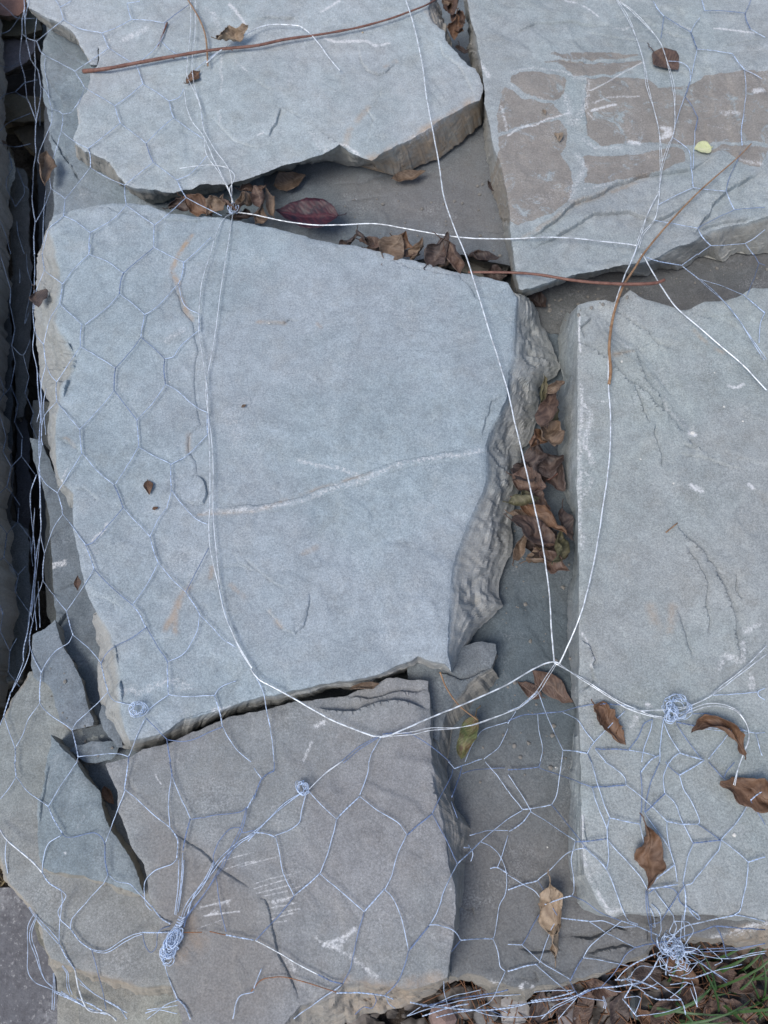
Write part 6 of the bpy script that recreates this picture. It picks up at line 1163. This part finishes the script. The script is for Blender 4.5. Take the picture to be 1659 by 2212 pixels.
twig('short dark splinter on the top left slab', tl(1,(1092,148),(1062,230),(1032,302)), .0011, .0006, TW, .002, buds=0, seed=5)
twig('hair-thin brown stalk leading to the green and brown leaf', tl(8,(1215,1072),(1260,1180),(1340,1290),(1460,1385)), .0007, .0005, TB, .003, zs=[-.012, -.018, -.024, -.030], buds=1, seed=6)
twig('short reddish stalk bridging the right-hand slit', tl(6,(220,1500),(270,1470),(335,1428)), .0009, .0012, TW, zs=[-.034, -.030, -.026], buds=0, seed=7)
twig('thin straw on the right slab', tl(9,(1032,160),(1108,98)), .0006, .0005, TB, .001, buds=0, seed=8)

# ------------------------------------------------------------------ chips and grit on the slabs
def chip_mesh(r, seed):
    R = random.Random(seed); import bmesh
    bm = bmesh.new(); bmesh.ops.create_icosphere(bm, subdivisions=1, radius=r)
    for v in bm.verts: v.co *= R.uniform(.65, 1.2); v.co.z *= .6
    me = bpy.data.meshes.new('chip'); bm.to_mesh(me); bm.free(); return me
def flat_mat(name, c, r=.85):
    t = NT(name); v = t.new('ShaderNodeTexCoord').outputs['Object']
    k = t.mix(t.ramp(t.noise(300, 4, .7, v), .3, .7), tuple(q*.72 for q in c), c)
    t.l.new(k, t.b.inputs['Base Color']); t.b.inputs['Roughness'].default_value = r; return t.m
CHW = flat_mat('white_chip', (0.78, 0.77, 0.72)); CHT = flat_mat('tan_chip', (0.5, 0.4, 0.28))
for i, (x, y, r, m, lab) in enumerate([
  (783,70,3.4,CHT,'tan stone chip on the top left slab beside the reddish twig'), (2000*0+tile(12,1477,478)[0],tile(12,1477,478)[1],4.2,CHW,'round white pebble on the lower part of the right slab'),
  (*tile(6,745,703),3.0,CHW,'white fleck near the top of the right slab'), (*tile(6,1350,776),2.2,CHW,'white speck left of the slanting tie wire on the right slab'),
  (*tile(6,1413,998),3.0,CHW,'white fleck right of centre on the upper right slab'), (*tile(6,1208,1170),4.6,CHW,'largest crumb of white mortar on the right slab'),
  (*tile(6,867,1340),2.6,CHW,'white fleck right of the curved tie wire'), (*tile(6,1083,1498),3.2,CHW,'white chip at mid height of the right slab'),
  (*tile(6,1537,1092),2.6,CHW,'white speck near the right edge of the right slab'), (*tile(12,258,558),2.2,CHW,'white speck on the lower slab in the gap'),
  (*tile(12,452,1438),3.4,CHT,'tan leaf crumb near the front edge of the lower slab'), (*tile(5,100,452),2.6,CHW,'white grain in the small crack of the largest slab'),
  (*tile(1,715,262),2.6,CHW,'white grain under the netting on the top left slab'), (*tile(5,1590*0+8,680),1.2,CHW,'minute white grain on the largest slab'),
  (*tile(12,312,36),1.8,CHW,'tiny white dot on the lower slab near the right slab'), (*tile(4,1108,835),1.6,CHW,'tiny pale grain under the netting of the largest slab')]):
    me = chip_mesh(r*PXM, i); me.materials.append(m); o = bpy.data.objects.new('stone_chip', me); link(o)
    z = hit_z(x, y); o.location = P(x, y, z+r*PXM*.35); o.rotation_euler = (0, 0, i*1.3); tag(o, lab, 'stone chip', None, 'thing')

# crumbs and dirt caught in the slits
def crumbs(label, poly, n, seed):
    R = random.Random(seed); pw = np.array(poly, float); lo, hi = pw.min(0), pw.max(0); parts = []
    while len(parts) < n:
        x, y = R.uniform(lo[0], hi[0]), R.uniform(lo[1], hi[1])
        if not inside(np.array([[x, y]]), pw)[0]: continue
        z = hit_z(x, y); r = R.choice([.0006, .0008, .001, .0014, .0022])
        me = chip_mesh(r, R.randint(0, 9999)); V = np.array([v.co[:] for v in me.vertices]); F = np.array([f.vertices[:] for f in me.polygons]); bpy.data.meshes.remove(me)
        parts.append((V+P(x, y, z+r*.4), F))
    V, F = join(parts); tag(mesh_np('stone_crumbs', V, F, CRUMB, smooth=False, org=P(poly[0][0], poly[0][1], -.05)), label, kind='stuff')
CRUMB = flat_mat('crumb', (0.24, 0.23, 0.21))
crumbs('stone crumbs in the recess under the top slab', [(500,480),(900,370),(1040,300),(1095,560),(900,530),(700,500)], 70, 1)
crumbs('stone crumbs in the right-hand slit', [(1120,1000),(1200,900),(1240,1300),(1230,1700),(1000,1700),(1090,1300)], 90, 2)
crumbs('stone crumbs under the brown-patched slab', [(1170,640),(1659,560),(1659,620),(1380,640),(1200,700)], 60, 3)
crumbs('stone crumbs at the lower left', [(110,1400),(260,1640),(180,1660),(100,1600)], 16, 4)

# ------------------------------------------------------------------ soil edge at the front: gravel, needles, grass, fallen leaves
def scatter_mesh(name, n, region, fn, mat, z, seed, kind='stuff', label=None):
    R = random.Random(seed); parts = []
    for i in range(n):
        x = R.uniform(region[0], region[2]); y = R.uniform(region[1], region[3])
        parts.append(fn(P(x, y, z), R))
    V, F = join(parts); o = mesh_np(name, V, quads_to_tris(F) if F.shape[1] == 4 else F, mat, smooth=name != 'gravel', org=P(region[0], region[1], z))
    return tag(o, label, None, None, kind)
def stone_bit(p, R):
    me = chip_mesh(R.choice([.003, .004, .006, .009, .013]), R.randint(0, 9999))
    V = np.array([v.co[:] for v in me.vertices]); F = np.array([f.vertices[:] for f in me.polygons]); bpy.data.meshes.remove(me)
    a = R.uniform(0, 6.3); c, s = math.cos(a), math.sin(a)
    V = V @ np.array([[c, -s, 0], [s, c, 0], [0, 0, 1]]).T*np.array([1.2, .9, 1])
    return V+p+np.array([0, 0, R.uniform(0, .004)]), F
t = NT('grit'); v = t.new('ShaderNodeTexCoord').outputs['Object']
c = t.mix(t.ramp(t.noise(70, 2, .5, v), .35, .65), (0.035, 0.03, 0.026), (0.20, 0.18, 0.165)); t.l.new(c, t.b.inputs['Base Color']); t.b.inputs['Roughness'].default_value = .9
GRIT = t.m
scatter_mesh('gravel', 650, (700, 2010, 1780, 2420), stone_bit, GRIT, ZG+.004, 1, label='mixed dark gravel on the soil')
scatter_mesh('gravel', 240, (-160, 1780, 110, 1930), stone_bit, GRIT, ZG+.004, 2)
def needle(p, R):
    a = R.uniform(0, 6.3); L = R.uniform(.03, .075); cv = R.uniform(-.3, .3)
    q = np.array([p+np.array([math.cos(a+cv*t)*L*t, math.sin(a+cv*t)*L*t, .006+.008*math.sin(t*3+a)]) for t in (0, .33, .66, 1)])
    return tube(q, .0006, 4)
scatter_mesh('pine_needles', 420, (980, 2020, 1760, 2380), needle, flat_mat('needle', (0.19, 0.095, 0.05), .6), ZG+.008, 3)
scatter_mesh('dry_grass', 160, (-120, 1740, 90, 1925), needle, flat_mat('straw', (0.30, 0.24, 0.13), .7), ZG+.012, 4)
def blade(p, R):
    a = R.gauss(math.radians(35), .6); L = R.uniform(.045, .11); n = 7; h = R.uniform(.35, .9)
    V = []
    for k in range(n):
        t = k/(n-1); r = L*t; w = .0013*(1-t**2)+.0001
        c = p+np.array([math.cos(a)*r, math.sin(a)*r, L*h*math.sin(t*2.2)*.8]); sd_ = np.array([-math.sin(a), math.cos(a), .2])*w
        V += [c-sd_, c-np.array([0, 0, .0006]), c+sd_]
    V = np.array(V); F = []
    for k in range(n-1):
        for q in (0, 1): F.append((3*k+q, 3*k+q+1, 3*k+q+4, 3*k+q+3))
    return V, np.array(F)
scatter_mesh('grass', 30, (1520, 2075, 1680, 2210), blade, flat_mat('grass_blade', (0.040, 0.095, 0.022), .5), ZG+.004, 5)
scatter_mesh('grass', 10, (1330, 2090, 1500, 2230), blade, flat_mat('grass_blade_dull', (0.05, 0.11, 0.035), .5), ZG+.004, 6)
GL = [(1545,2095,'brown'),(1602,2128,'brown'),(1640,2068,'tan'),(1495,2152,'brown'),(1540,2175,'brown'),(1440,2175,'brown'),(1590,2185,'brown'),(1650,2160,'brown'),(1395,2105,'dark'),(1340,2180,'dark'),(1260,2185,'brown'),(1475,2100,'rust'),(1220,2150,'dark'),(1300,2135,'brown'),(1560,2215,'dark'),(1160,2195,'dark'),(1400,2205,'rust'),(1655,2110,'dark')]
NAMES = ['brown leaf on the soil at the right, behind the wire tangle','mid-brown leaf on the soil among the grass blades','tan leaf on the soil at the right edge under the pinkish stone','large brown leaf on the soil left of the grass','brown leaf under the roots of the grass','brown leaf on the soil below the hanging wire ends','brown leaf near the lower right corner','brown leaf in the lower right corner by the grass','dark leaf on the soil under the front right knot','dark leaf among the pine needles','brown leaf on the gravel near the bottom edge','rusty leaf on the soil right of the wire knot','dark leaf on the soil just below the front slab','brown leaf on the needles below the front slab','dark leaf at the bottom edge under the grass','dark leaf on the gravel at the bottom edge','rusty leaf at the bottom edge beneath the wires','dark leaf at the right edge among the grass']
for i, ((x, y, m), nm) in enumerate(zip(GL, NAMES)):
    leaf(nm, x, y, random.Random(i).uniform(70, 120), random.Random(i+50).uniform(38, 62), random.Random(i+9).uniform(0, 360), m, .9, .6, .3, z=ZG+.016+.002*(i % 3), seed=200+i, group='fallen leaves on the soil at the front')
for i, (x, y, m, nm) in enumerate([(20,1900,'tan','tan leaf on the ground at the lower left edge'),(45,1880,'olive','olive leaf on the ground beside the lower left slab'),(0,1860,'pale','pale leaf at the lower left picture edge')]):
    leaf(nm, x, y, 80, 36, 40+70*i, m, .9, .5, .2, z=ZG+.016, seed=240+i, group='fallen leaves on the soil at the lower left')
for i, (x, y, r, nm) in enumerate([(1230,2195,.017,'grey angular stone on the soil at the bottom edge'),(1365,2175,.015,'dark bluish stone among the pine needles'),(1110,2180,.018,'pale stone on the soil below the scratched slab'),(1045,2195,.014,'small grey stone near the bottom edge'),(1180,2165,.012,'flat grey stone below the front edge of the lower slab'),(960,2200,.016,'pinkish stone below the scratched slab')]):
    me = chip_mesh(r, 70+i); me.materials.append(flat_mat('field_stone', [(0.22,0.2,0.2),(0.10,0.12,0.13),(0.36,0.35,0.34),(0.2,0.2,0.2),(0.25,0.24,0.23),(0.28,0.2,0.18)][i]))
    o = bpy.data.objects.new('stone', me); link(o); o.location = P(x, y, ZG+.012); tag(o, nm, 'stone', None, 'thing')
